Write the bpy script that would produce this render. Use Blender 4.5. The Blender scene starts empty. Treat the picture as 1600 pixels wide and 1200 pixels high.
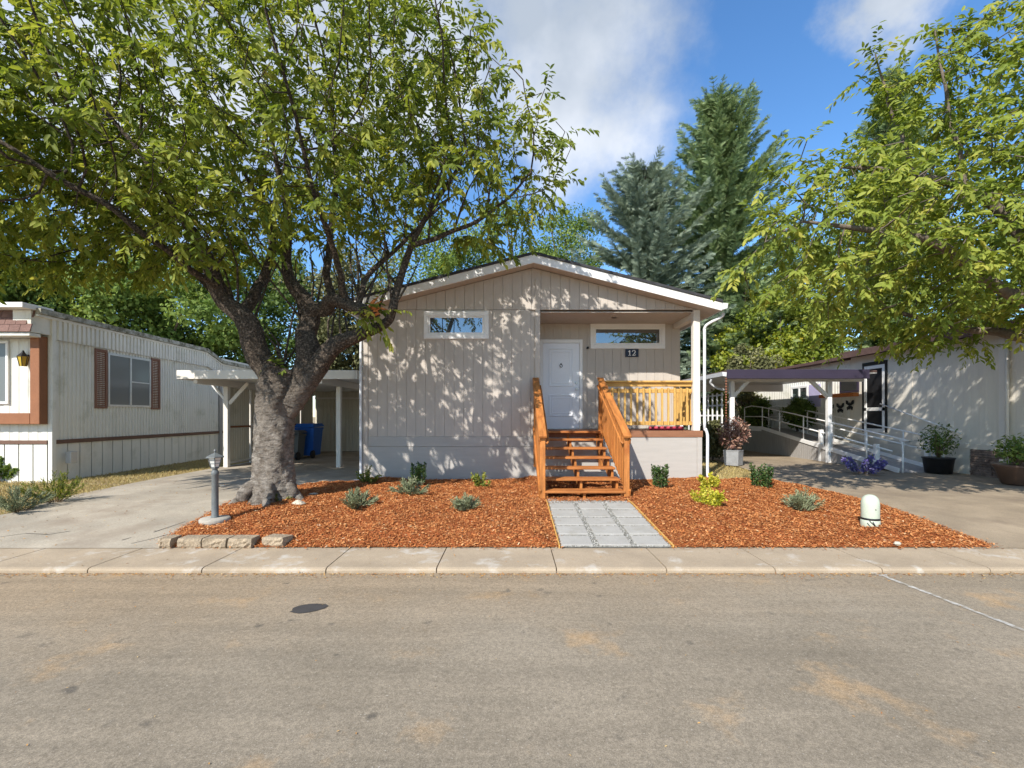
import bpy, math, random
import numpy as np
from mathutils import Vector, Matrix

# ------------------------------------------------------------------ camera, sky, sun, exposure
SC = bpy.context.scene
COL = SC.collection
FOC, HZ, CZ = 711.0, 650.0, 1.37           # focal length and horizon in photo pixels, eye height above house base
cam = bpy.data.cameras.new('camera'); cam.lens = 16.0; cam.sensor_width = 36.0
cam.shift_y = 0.03125; cam.clip_start = .05; cam.clip_end = 2000
camo = bpy.data.objects.new('camera', cam); COL.objects.link(camo)
camo.location = (0, 0, CZ); camo.rotation_euler = (math.radians(90), 0, 0)
SC.camera = camo

SUN_DIR = Vector((0.62, 1.0, -0.97)).normalized()      # the way the light travels
sun = bpy.data.lights.new('sun', 'SUN'); sun.energy = 4.4; sun.angle = math.radians(.53); sun.color = (1, .95, .87)
suno = bpy.data.objects.new('sun', sun); COL.objects.link(suno); suno.location = (-8, -12, 14)
suno.rotation_euler = SUN_DIR.to_track_quat('-Z', 'Y').to_euler()

W = bpy.data.worlds.new('World'); SC.world = W; W.use_nodes = True
wt = W.node_tree; wt.nodes.clear()
def wn(t, **k):
    n = wt.nodes.new(t)
    for a, b in k.items(): setattr(n, a, b)
    return n
wo = wn('ShaderNodeOutputWorld'); bg = wn('ShaderNodeBackground'); bg.inputs[1].default_value = .15
sky = wn('ShaderNodeTexSky', sky_type='NISHITA', sun_disc=False)
sky.sun_elevation = math.radians(39.5); sky.sun_rotation = math.atan2(-SUN_DIR.x, -SUN_DIR.y)
sky.air_density = 1.0; sky.dust_density = .1; sky.ozone_density = 4.0
tc = wn('ShaderNodeTexCoord')
nz = wn('ShaderNodeTexNoise'); nz.inputs['Scale'].default_value = 3.2; nz.inputs['Detail'].default_value = 9; nz.inputs['Roughness'].default_value = .58
wt.links.new(tc.outputs['Generated'], nz.inputs['Vector'])
sub = wn('ShaderNodeVectorMath', operation='SUBTRACT'); sub.inputs[1].default_value = (.5, .5, .5)
wt.links.new(nz.outputs['Color'], sub.inputs[0])
scl = wn('ShaderNodeVectorMath', operation='SCALE'); scl.inputs['Scale'].default_value = .5
wt.links.new(sub.outputs[0], scl.inputs[0])
add = wn('ShaderNodeVectorMath', operation='ADD')
wt.links.new(tc.outputs['Generated'], add.inputs[0]); wt.links.new(scl.outputs[0], add.inputs[1])
last = None
# cumulus banks scattered round the whole dome (direction, angular radius)
for d, r in (((.10, .79, .60), .165), ((-.20, .76, .63), .24), ((-.52, .66, .55), .22), ((.50, .62, .64), .09),
             ((-.7, .1, .6), .3), ((.8, .1, .5), .28), ((.2, -.7, .6), .3), ((-.4, -.8, .4), .26), ((.6, -.7, .35), .26), ((0, .1, 1), .22)):
    dn = wn('ShaderNodeVectorMath', operation='DISTANCE'); dn.inputs[1].default_value = Vector(d).normalized()
    wt.links.new(add.outputs[0], dn.inputs[0])
    mr = wn('ShaderNodeMapRange', interpolation_type='SMOOTHSTEP'); mr.inputs[1].default_value = r * .4; mr.inputs[2].default_value = r * 1.4
    mr.inputs[3].default_value = 1; mr.inputs[4].default_value = 0
    wt.links.new(dn.outputs['Value'], mr.inputs[0])
    if last is None: last = mr.outputs[0]
    else:
        mx = wn('ShaderNodeMath', operation='MAXIMUM'); wt.links.new(last, mx.inputs[0]); wt.links.new(mr.outputs[0], mx.inputs[1]); last = mx.outputs[0]
cm = wn('ShaderNodeMath', operation='MULTIPLY'); cm.inputs[1].default_value = .93; wt.links.new(last, cm.inputs[0])
nz2 = wn('ShaderNodeTexNoise'); nz2.inputs['Scale'].default_value = 5; nz2.inputs['Detail'].default_value = 5
wt.links.new(tc.outputs['Generated'], nz2.inputs['Vector'])
cr = wn('ShaderNodeValToRGB'); cr.color_ramp.elements[0].position = .35; cr.color_ramp.elements[0].color = (2.3, 2.6, 3.0, 1)
cr.color_ramp.elements[1].position = .68; cr.color_ramp.elements[1].color = (3.9, 4.1, 4.4, 1)
wt.links.new(nz2.outputs['Fac'], cr.inputs[0])
mixc = wn('ShaderNodeMix', data_type='RGBA')
wt.links.new(cm.outputs[0], mixc.inputs['Factor'])
hsv = wn('ShaderNodeHueSaturation'); hsv.inputs['Saturation'].default_value = 1.15; hsv.inputs['Value'].default_value = 1.04
wt.links.new(sky.outputs[0], hsv.inputs['Color']); wt.links.new(hsv.outputs[0], mixc.inputs['A']); wt.links.new(cr.outputs[0], mixc.inputs['B'])
wt.links.new(mixc.outputs['Result'], bg.inputs[0]); wt.links.new(bg.outputs[0], wo.inputs[0])
SC.view_settings.view_transform = 'Standard'; SC.view_settings.look = 'None'
SC.view_settings.exposure = .68; SC.view_settings.gamma = 1

# ------------------------------------------------------------------ helpers
R = random.Random(7)
rng = np.random.default_rng(7)
def P(px, py, Y): return np.array(((px - 800) / FOC * Y, Y, CZ - (py - HZ) / FOC * Y))
ORG = {}
def setp(o, label=None, cat=None, group=None, kind=None):
    if label: o['label'] = label
    if cat: o['category'] = cat
    if group: o['group'] = group
    if kind: o['kind'] = kind
    return o
def thing(name, loc, label, cat, group=None):
    o = bpy.data.objects.new(name, None); COL.objects.link(o); o.location = loc; o.empty_display_size = .2
    ORG[o.name] = np.array(loc, float); return setp(o, label, cat, group)
def link(name, me, parent=None, loc=None):
    o = bpy.data.objects.new(name, me); COL.objects.link(o)
    base = ORG[parent.name] if parent is not None else np.zeros(3)
    if parent is not None: o.parent = parent
    if loc is not None: o.location = np.array(loc, float) - base; ORG[o.name] = np.array(loc, float)
    else: ORG[o.name] = base
    return o
def fmesh(name, V, F, rnd=None, smooth=False):
    V = np.asarray(V, np.float32).reshape(-1, 3); F = np.asarray(F, np.int32)
    me = bpy.data.meshes.new(name); n, k = F.shape
    me.vertices.add(len(V)); me.vertices.foreach_set('co', V.ravel())
    me.loops.add(n * k); me.loops.foreach_set('vertex_index', F.ravel())
    me.polygons.add(n); me.polygons.foreach_set('loop_start', np.arange(0, n * k, k, dtype=np.int32))
    if smooth: me.polygons.foreach_set('use_smooth', np.ones(n, bool))
    if rnd is not None:
        a = me.attributes.new('rnd', 'FLOAT', 'FACE'); a.data.foreach_set('value', np.asarray(rnd, np.float32))
    me.update(calc_edges=True); me.validate(); return me
class MB:
    """collects shapes given in world coordinates, links them as ONE mesh object"""
    def __init__(s): s.v = []; s.f = []; s.sm = []
    def add(s, V, F, smooth=False):
        b = len(s.v); s.v += [tuple(map(float, v)) for v in V]; s.f += [tuple(i + b for i in f) for f in F]; s.sm += [smooth] * len(F); return s
    def box(s, x0, x1, y0, y1, z0, z1, ch=0, M=None):
        x0, x1 = min(x0, x1), max(x0, x1); y0, y1 = min(y0, y1), max(y0, y1); z0, z1 = min(z0, z1), max(z0, z1)
        c = np.array(((x0 + x1) / 2, (y0 + y1) / 2, (z0 + z1) / 2)); h = np.array(((x1 - x0) / 2, (y1 - y0) / 2, (z1 - z0) / 2))
        ch = min(ch, h.min() * .45)
        if ch <= 0:
            V = [c + h * np.array((a, b, d)) for d in (-1, 1) for b in (-1, 1) for a in (-1, 1)]
            F = [(0, 2, 3, 1), (4, 5, 7, 6), (0, 1, 5, 4), (2, 6, 7, 3), (0, 4, 6, 2), (1, 3, 7, 5)]
        else:
            V = []; idx = {}
            for a in (-1, 1):
                for b in (-1, 1):
                    for d in (-1, 1):
                        sg = np.array((a, b, d))
                        for ax in range(3):
                            q = h - ch; q = q.copy(); q[ax] = h[ax]; idx[(a, b, d, ax)] = len(V); V.append(c + sg * q)
            F = []
            def g(s3, ax): return idx[(s3[0], s3[1], s3[2], ax)]
            for ax in range(3):
                o = [i for i in range(3) if i != ax]
                for sg in (-1, 1):
                    q = []
                    for (u, w) in ((-1, -1), (1, -1), (1, 1), (-1, 1)):
                        t = [0, 0, 0]; t[ax] = sg; t[o[0]] = u; t[o[1]] = w; q.append(g(t, ax))
                    F.append(tuple(q))
            for ax in range(3):
                o = [i for i in range(3) if i != ax]
                for u in (-1, 1):
                    for w in (-1, 1):
                        t0 = [0, 0, 0]; t1 = [0, 0, 0]; t0[ax] = -1; t1[ax] = 1
                        for t in (t0, t1): t[o[0]] = u; t[o[1]] = w
                        F.append((g(t0, o[0]), g(t1, o[0]), g(t1, o[1]), g(t0, o[1])))
            for a in (-1, 1):
                for b in (-1, 1):
                    for d in (-1, 1): F.append(tuple(idx[(a, b, d, ax)] for ax in range(3)))
        if M is not None: V = [np.array(M @ Vector(v)) for v in V]
        return s.add(V, F)
    def bar(s, a, b, w, h=None, ch=0.004):
        """box beam from a to b, w wide (horizontal), h high"""
        a = Vector(a); b = Vector(b); d = b - a; L = d.length; h = h or w
        x = d.normalized(); up = Vector((0, 0, 1)) if abs(x.z) < .95 else Vector((0, 1, 0))
        y = up.cross(x).normalized(); z = x.cross(y)
        M = Matrix((x, y, z)).transposed().to_4x4(); M.translation = a
        return s.box(0, L, -w / 2, w / 2, -h / 2, h / 2, ch, M)
    def tube(s, pts, rad, n=8, cap=True, smooth=True):
        V, F = tube_arr(np.asarray(pts, float), rad, n)
        s.add(V, F, smooth)
        if cap:
            b = len(s.v) - len(V); m = len(pts)
            s.f.append(tuple(b + i for i in range(n))[::-1]); s.sm.append(False)
            s.f.append(tuple(b + (m - 1) * n + i for i in range(n))); s.sm.append(False)
        return s
    def prism(s, poly, axis, d0, d1):
        """2D polygon extruded along an axis: axis 'y' -> poly in (x,z); 'x' -> (y,z); 'z' -> (x,y)"""
        mk = {'y': lambda p, d: (p[0], d, p[1]), 'x': lambda p, d: (d, p[0], p[1]), 'z': lambda p, d: (p[0], p[1], d)}[axis]
        n = len(poly); V = [mk(p, d0) for p in poly] + [mk(p, d1) for p in poly]
        F = [tuple(range(n))[::-1], tuple(range(n, 2 * n))] + [(i, (i + 1) % n, n + (i + 1) % n, n + i) for i in range(n)]
        return s.add(V, F)
    def lathe(s, prof, c, n=16, smooth=True):
        V = []; F = []
        for r, z in prof:
            for i in range(n): V.append((c[0] + r * math.cos(2 * math.pi * i / n), c[1] + r * math.sin(2 * math.pi * i / n), c[2] + z))
        for j in range(len(prof) - 1):
            for i in range(n): F.append((j * n + i, j * n + (i + 1) % n, (j + 1) * n + (i + 1) % n, (j + 1) * n + i))
        s.add(V, F, smooth)
        b = len(s.v) - len(V)
        s.f.append(tuple(b + i for i in range(n))[::-1]); s.sm.append(False)
        s.f.append(tuple(b + (len(prof) - 1) * n + i for i in range(n))); s.sm.append(False); return s
    def ribbed(s, a, b, z0, z1, pitch, depth, nrm, flat=.55):
        """corrugated sheet from a(x,y) to b(x,y), ribs proud along nrm"""
        a = np.array(a, float); b = np.array(b, float); L = np.linalg.norm(b - a); d = (b - a) / L; nrm = np.array(nrm, float)
        n = max(1, int(round(L / pitch))); p = L / n; pr = []
        for i in range(n):
            for t, h in ((0, 0), (flat * .5, 0), (flat * .5 + .12, 1), (.88, 1)): pr.append((i * p + t * p, h * depth))
        pr.append((L, 0)); V = []
        for t, h in pr:
            q = a + d * t + nrm * h
            z0_, z1_ = (z0(t) if callable(z0) else z0), (z1(t) if callable(z1) else z1)
            V += [(q[0], q[1], z0_), (q[0], q[1], z1_)]
        return s.add(V, [(2 * i, 2 * i + 2, 2 * i + 3, 2 * i + 1) for i in range(len(pr) - 1)])
    def build(s, name, mat, parent=None, **k):
        o0 = ORG[parent.name] if parent is not None else np.zeros(3)
        if parent is None and 'at' in k: o0 = np.array(k.pop('at'), float)
        else: k.pop('at', None)
        me = bpy.data.meshes.new(name); me.from_pydata([tuple(np.array(v) - o0) for v in s.v], [], s.f)
        me.polygons.foreach_set('use_smooth', s.sm); me.materials.append(mat); me.update()
        o = link(name, me, parent)
        if parent is None: o.location = o0; ORG[o.name] = o0
        return setp(o, **k)
def tube_arr(p, rad, n):
    m = len(p); rad = np.broadcast_to(np.asarray(rad, float), (m,))
    t = np.gradient(p, axis=0) if m > 2 else np.repeat((p[-1] - p[0])[None], m, 0)
    t = t / (np.linalg.norm(t, axis=1)[:, None] + 1e-9)
    u = np.cross(t[0], (0, 0, 1) if abs(t[0][2]) < .9 else (1, 0, 0)); V = []
    a = np.arange(n) * 2 * math.pi / n
    for i in range(m):
        u = u - t[i] * np.dot(u, t[i]); u /= np.linalg.norm(u) + 1e-9; w = np.cross(t[i], u)
        V.append(p[i] + rad[i] * (np.cos(a)[:, None] * u + np.sin(a)[:, None] * w))
    V = np.concatenate(V)
    j = np.arange(m - 1)[:, None] * n; i0 = np.arange(n)[None]; i1 = (i0 + 1) % n
    F = np.stack((j + i0, j + i1, j + n + i1, j + n + i0), -1).reshape(-1, 4)
    return V, F
def B(name, mat, parent, *a, **k): return MB().box(*a).build(name, mat, parent, **k)
def smoothpath(pts, rad, n=5):
    """Catmull-Rom through points"""
    p = np.asarray(pts, float); r = np.asarray(rad, float); q = np.vstack((2 * p[0] - p[1], p, 2 * p[-1] - p[-2])); O = []; Ro = []
    for i in range(1, len(q) - 2):
        for k in range(n):
            t = k / n
            O.append(.5 * ((2 * q[i]) + (-q[i - 1] + q[i + 1]) * t + (2 * q[i - 1] - 5 * q[i] + 4 * q[i + 1] - q[i + 2]) * t * t + (-q[i - 1] + 3 * q[i] - 3 * q[i + 1] + q[i + 2]) * t ** 3))
            Ro.append(r[i - 1] * (1 - t) + r[i] * t)
    O.append(p[-1]); Ro.append(r[-1]); return np.array(O), np.array(Ro)

# ------------------------------------------------------------------ materials
def newmat(name):
    m = bpy.data.materials.new(name); m.use_nodes = True; nt = m.node_tree
    return m, nt, nt.nodes['Principled BSDF']
def nd(nt, t, **k):
    n = nt.nodes.new(t)
    for a, b in k.items(): setattr(n, a, b)
    return n
def noise(nt, vec, scale, detail=5, rough=.6):
    n = nd(nt, 'ShaderNodeTexNoise'); n.inputs['Scale'].default_value = scale; n.inputs['Detail'].default_value = detail; n.inputs['Roughness'].default_value = rough
    nt.links.new(vec, n.inputs['Vector']); return n
def ramp(nt, fac, stops):
    r = nd(nt, 'ShaderNodeValToRGB'); e = r.color_ramp.elements
    while len(e) < len(stops): e.new(.5)
    for i, (p, c) in enumerate(stops): e[i].position = p; e[i].color = (*c, 1) if len(c) == 3 else c
    nt.links.new(fac, r.inputs[0]); return r
def mixrgb(nt, fac, a, b, mode='MIX'):
    m = nd(nt, 'ShaderNodeMix', data_type='RGBA', blend_type=mode)
    for s, v in (('Factor', fac), ('A', a), ('B', b)):
        if hasattr(v, 'is_linked'): nt.links.new(v, m.inputs[s])
        elif s == 'Factor': m.inputs[s].default_value = v
        else: m.inputs[s].default_value = (*v, 1)
    return m.outputs['Result']
def mat(name, col, rough=.75, var=.12, scale=3, fine=60, fvar=.08, bump=.15, stretch=(1, 1, 1), spec=.3, metal=0, dirt=None, dscale=1.2, dlo=.5, dhi=.75, bdist=.01):
    m, nt, bs = newmat(name)
    geo = nd(nt, 'ShaderNodeNewGeometry'); mp = nd(nt, 'ShaderNodeMapping'); mp.inputs['Scale'].default_value = stretch
    nt.links.new(geo.outputs['Position'], mp.inputs['Vector'])
    n1 = noise(nt, mp.outputs[0], scale); n2 = noise(nt, mp.outputs[0], fine, 4)
    c = np.array(col)
    r1 = ramp(nt, n1.outputs['Fac'], ((.3, tuple(c * (1 - var))), (.7, tuple(np.minimum(c * (1 + var), .95)))))
    r2 = ramp(nt, n2.outputs['Fac'], ((.3, (1 - fvar,) * 3), (.7, (1 + fvar,) * 3)))
    out = mixrgb(nt, 1.0, r1.outputs[0], r2.outputs[0], 'MULTIPLY')
    if dirt:
        n3 = noise(nt, geo.outputs['Position'], dscale, 7, .65)
        f = ramp(nt, n3.outputs['Fac'], ((dlo, (0, 0, 0)), (dhi, (1, 1, 1))))
        out = mixrgb(nt, f.outputs[0], out, dirt)
    nt.links.new(out, bs.inputs['Base Color']); bs.inputs['Roughness'].default_value = rough
    bs.inputs['Specular IOR Level'].default_value = spec; bs.inputs['Metallic'].default_value = metal
    if bump:
        b = nd(nt, 'ShaderNodeBump'); b.inputs['Strength'].default_value = bump; b.inputs['Distance'].default_value = bdist
        nt.links.new(n2.outputs['Fac'], b.inputs['Height']); nt.links.new(b.outputs[0], bs.inputs['Normal'])
    return m
def leafmat(name, stops, trans=.3, rough=.5, spec=.35):
    m, nt, bs = newmat(name)
    at = nd(nt, 'ShaderNodeAttribute', attribute_name='rnd')
    r = ramp(nt, at.outputs['Fac'], stops)
    nt.links.new(r.outputs[0], bs.inputs['Base Color']); bs.inputs['Roughness'].default_value = rough; bs.inputs['Specular IOR Level'].default_value = spec
    tr = nd(nt, 'ShaderNodeBsdfTranslucent'); hs = nd(nt, 'ShaderNodeHueSaturation'); hs.inputs['Value'].default_value = 1.5; hs.inputs['Saturation'].default_value = 1.1
    nt.links.new(r.outputs[0], hs.inputs['Color']); nt.links.new(hs.outputs[0], tr.inputs[0])
    mx = nd(nt, 'ShaderNodeMixShader'); mx.inputs[0].default_value = trans
    nt.links.new(bs.outputs[0], mx.inputs[1]); nt.links.new(tr.outputs[0], mx.inputs[2])
    nt.links.new(mx.outputs[0], nt.nodes['Material Output'].inputs[0]); return m
M = {}
M['siding'] = mat('siding', (.48, .43, .38), .7, .05, 2, 30, .05, .12, (6, 6, 1))
M['skirt'] = mat('skirt', (.415, .39, .36), .7, .05, 2, 24, .05, .35, (1, 1, 9), bdist=.006)
M['white'] = mat('white', (.80, .79, .77), .5, .04, 2, 40, .03, .05)
M['door'] = mat('door', (.80, .81, .84), .38, .02, 2, 40, .02, .03)
M['trim'] = mat('trim', (.68, .64, .58), .6, .04, 2, 40, .03, .05)
M['shingle'] = mat('shingle', (.045, .045, .05), .9, .3, 8, 120, .4, .5)
M['stain'] = mat('stain', (.42, .155, .038), .6, .35, 2.5, 30, .2, .3, (8, 1.2, 1.2), dirt=(.28, .075, .015), dscale=4, dlo=.55, dhi=.75)
M['stainv'] = mat('stainv', (.42, .16, .04), .6, .35, 2.5, 30, .2, .3, (8, 8, 1), dirt=(.30, .085, .018), dscale=3, dlo=.55, dhi=.75)
M['tread'] = mat('tread', (.39, .145, .038), .6, .3, 2.5, 30, .2, .3, (1, 8, 8), dirt=(.25, .07, .015), dscale=4, dlo=.5, dhi=.75)
M['cedar'] = mat('cedar', (.56, .34, .10), .6, .22, 3, 35, .15, .25, (8, 8, 1), dirt=(.36, .17, .05), dscale=5, dlo=.58, dhi=.75)
M['cedarh'] = mat('cedarh', (.56, .32, .09), .6, .22, 3, 35, .15, .25, (1, 8, 8), dirt=(.36, .16, .04), dscale=5, dlo=.58, dhi=.75)
M['deckband'] = mat('deckband', (.26, .12, .065), .65, .15, 2, 40, .1, .2, (1, 8, 8))
M['dark'] = mat('dark', (.02, .02, .022), .5, .1, 3, 40, .05, 0)
M['navy'] = mat('navy', (.018, .03, .06), .45, .05, 3, 40, .05, 0)
M['black'] = mat('black', (.015, .015, .016), .4, .1, 3, 40, .05, 0)
M['brass'] = mat('brass', (.35, .33, .30), .3, .05, 3, 40, .05, 0, metal=.9)
M['aluminium'] = mat('aluminium', (.55, .56, .57), .4, .05, 3, 40, .05, 0, metal=.6)
M['gutter'] = mat('gutter', (.64, .655, .68), .4, .03, 3, 40, .02, 0)
M['ribwhite'] = mat('ribwhite', (.70, .685, .62), .55, .07, 1.5, 30, .04, .05, (3, 3, .5), dirt=(.36, .36, .26), dscale=1.6, dlo=.55, dhi=.85)
M['ribcream'] = mat('ribcream', (.56, .52, .42), .6, .07, 1.5, 30, .04, .05, (3, 3, .5), dirt=(.38, .34, .24), dscale=1.6, dlo=.55, dhi=.85)
M['rightwall'] = mat('rightwall', (.68, .63, .54), .65, .05, 1.5, 30, .04, .08, (4, 4, .6))
M['graywood'] = mat('graywood', (.34, .32, .30), .8, .15, 3, 40, .1, .25, (8, 8, 1))
M['browntrim'] = mat('browntrim', (.25, .105, .05), .65, .12, 2, 40, .08, .15)
M['brownband'] = mat('brownband', (.15, .085, .06), .7, .1, 2, 40, .08, .1)
M['shutter'] = mat('shutter', (.22, .11, .075), .6, .1, 2, 40, .08, .1)
M['mansard'] = mat('mansard', (.17, .10, .085), .85, .25, 5, 60, .2, .4)
M['mossroof'] = mat('mossroof', (.40, .39, .33), .8, .3, 4, 40, .2, .3, dirt=(.11, .10, .06), dscale=7, dlo=.42, dhi=.62)
M['purple'] = mat('purple', (.038, .03, .052), .6, .1, 2, 40, .08, .1)
M['lilac'] = mat('lilac', (.45, .42, .62), .6, .1, 2, 40, .08, .1)
M['darkroof'] = mat('darkroof', (.10, .06, .05), .8, .2, 4, 50, .2, .3)
M['asphalt'] = None
M['walk'] = mat('walk', (.36, .285, .20), .9, .16, 1.8, 130, .2, .35, dirt=(.50, .46, .40), dscale=3.5, dlo=.55, dhi=.72, bdist=.004)
M['drive'] = mat('drive', (.35, .305, .24), .9, .25, .9, 70, .2, .3, dirt=(.24, .19, .14), dscale=1.1, dlo=.48, dhi=.75, bdist=.004)
M['rdrive'] = mat('rdrive', (.28, .222, .155), .9, .2, 1.1, 90, .2, .35, dirt=(.20, .155, .11), dscale=1.4, dlo=.48, dhi=.72, bdist=.004)
M['paver'] = mat('paver', (.345, .33, .30), .85, .1, 2, 90, .14, .25, dirt=(.28, .26, .22), dscale=7, dlo=.52, dhi=.78, bdist=.003)
M['gravel'] = mat('gravel', (.26, .25, .22), .9, .35, 40, 90, .3, .5)
M['earth'] = mat('earth', (.27, .20, .115), .95, .25, 2, 60, .25, .5, dirt=(.38, .30, .16), dscale=2.2, dlo=.45, dhi=.7, bdist=.02)
M['mulch'] = mat('mulch', (.36, .105, .03), .95, .3, 4, 70, .5, .9, bdist=.03)
M['block'] = mat('block', (.33, .26, .18), .95, .2, 9, 50, .25, .9, bdist=.02)
M['rock'] = mat('rock', (.48, .42, .33), .9, .15, 9, 50, .2, .6, bdist=.02)
M['cement'] = mat('cement', (.36, .33, .28), .9, .15, 9, 60, .15, .4)
M['lampgrey'] = mat('lampgrey', (.13, .14, .14), .5, .15, 6, 60, .1, .1, dirt=(.30, .29, .26), dscale=9, dlo=.62, dhi=.75)
M['lampglass'] = mat('lampglass', (.62, .62, .58), .25, .08, 9, 60, .05, 0, spec=.6)
M['amber'] = mat('amber', (.45, .32, .04), .25, .1, 9, 60, .05, 0, spec=.6)
M['pedestal'] = mat('pedestal', (.46, .51, .41), .55, .06, 6, 60, .06, .1, dirt=(.44, .45, .36), dscale=9, dlo=.55, dhi=.8)
M['bluebin'] = mat('bluebin', (.02, .11, .42), .4, .08, 3, 50, .05, .03)
M['greybin'] = mat('greybin', (.10, .11, .11), .5, .08, 3, 50, .05, .03)
M['galv'] = mat('galv', (.42, .43, .44), .5, .15, 5, 50, .1, .05, metal=.5)
M['brownpot'] = mat('brownpot', (.13, .075, .05), .35, .15, 5, 50, .1, .05)
M['stone'] = mat('stone', (.22, .16, .13), .9, .45, 7, 60, .25, .6, bdist=.01)
M['mat_red'] = mat('mat_red', (.42, .05, .08), .8, .4, 14, 60, .2, .1)
M['orangewood'] = mat('orangewood', (.50, .17, .05), .8, .35, 9, 40, .3, .6, (3, 3, 3))
M['chain'] = mat('chain', (.25, .10, .06), .6, .2, 9, 40, .1, .1)
M['patch'] = mat('patch', (.055, .05, .047), .9, .12, 9, 180, .3, .3, bdist=.003)
M['paint'] = mat('paint', (.46, .44, .40), .85, .2, 6, 120, .2, .2, dirt=(.25, .215, .165), dscale=16, dlo=.42, dhi=.58)
M['blade'] = leafmat('blade', ((0, (.30, .22, .08)), (.5, (.42, .33, .14)), (.85, (.5, .41, .2)), (1, (.16, .17, .05))), .15, .8, .1)
M['chip'] = leafmat('chip', ((0, (.20, .055, .018)), (.2, (.38, .13, .04)), (.6, (.49, .19, .062)), (.9, (.56, .26, .10)), (.985, (.60, .34, .16)), (1, (.66, .48, .30))), 0, .9, .15)
M['litter'] = leafmat('litter', ((0, (.35, .13, .04)), (.5, (.50, .27, .08)), (.8, (.55, .40, .20)), (1, (.12, .08, .05))), .1, .8, .1)
M['pebble'] = leafmat('pebble', ((0, (.16, .15, .13)), (.5, (.30, .29, .26)), (1, (.46, .45, .42))), 0, .9, .2)
M['cherry'] = leafmat('cherry', ((0, (.075, .115, .02)), (.4, (.165, .205, .034)), (.75, (.28, .305, .055)), (.96, (.41, .39, .085)), (1, (.45, .33, .07))), .42, .6, .2)
M['rcherry'] = leafmat('rcherry', ((0, (.095, .135, .022)), (.4, (.19, .24, .04)), (.75, (.29, .325, .06)), (.97, (.41, .385, .08)), (.992, (.42, .33, .07)), (1, (.48, .08, .03))), .36, .6, .2)
M['bgdark'] = leafmat('bgdark', ((0, (.05, .09, .022)), (.5, (.10, .15, .033)), (1, (.19, .24, .055))), .25, .6, .2)
M['bgmid'] = leafmat('bgmid', ((0, (.08, .135, .03)), (.5, (.15, .215, .045)), (1, (.25, .30, .07))), .28, .6, .2)
M['bgolive'] = leafmat('bgolive', ((0, (0.072, 0.078, 0.030)), (.5, (0.144, 0.144, 0.060)), (1, (0.264, 0.252, 0.120))), .2, .6, .2)
M['bgyellow'] = leafmat('bgyellow', ((0, (.08, .12, .015)), (.5, (.19, .23, .025)), (.9, (.33, .32, .03)), (1, (.45, .33, .03))), .3)
M['fir'] = leafmat('fir', ((0, (.10, .15, .065)), (.5, (.19, .26, .115)), (1, (.31, .38, .18))), .25, .6, .2)
M['spruce'] = leafmat('spruce', ((0, (.12, .16, .11)), (.5, (.21, .26, .185)), (1, (.32, .38, .28))), .2, .6, .2)
M['lav'] = leafmat('lav', ((0, (.14, .17, .09)), (.5, (.24, .27, .15)), (1, (.34, .36, .22))), .15)
M['box'] = leafmat('box', ((0, (.018, .045, .014)), (.5, (.04, .085, .02)), (1, (.09, .15, .03))), .15)
M['gold'] = leafmat('gold', ((0, (.20, .24, .02)), (.5, (.45, .42, .03)), (1, (.62, .55, .08))), .25)
M['goldgreen'] = leafmat('goldgreen', ((0, (.06, .10, .02)), (.5, (.16, .20, .03)), (1, (.34, .32, .05))), .25)
M['maple'] = leafmat('maple', ((0, (.16, .075, .06)), (.5, (.30, .16, .12)), (1, (.42, .27, .19))), .2)
M['flower'] = leafmat('flower', ((0, (.12, .09, .32)), (.6, (.26, .21, .52)), (.8, (.10, .15, .05)), (1, (.45, .40, .62))), .2)
M['stem'] = mat('stem', (.16, .11, .06), .9, .2, 8, 60, .2, .2)
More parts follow.
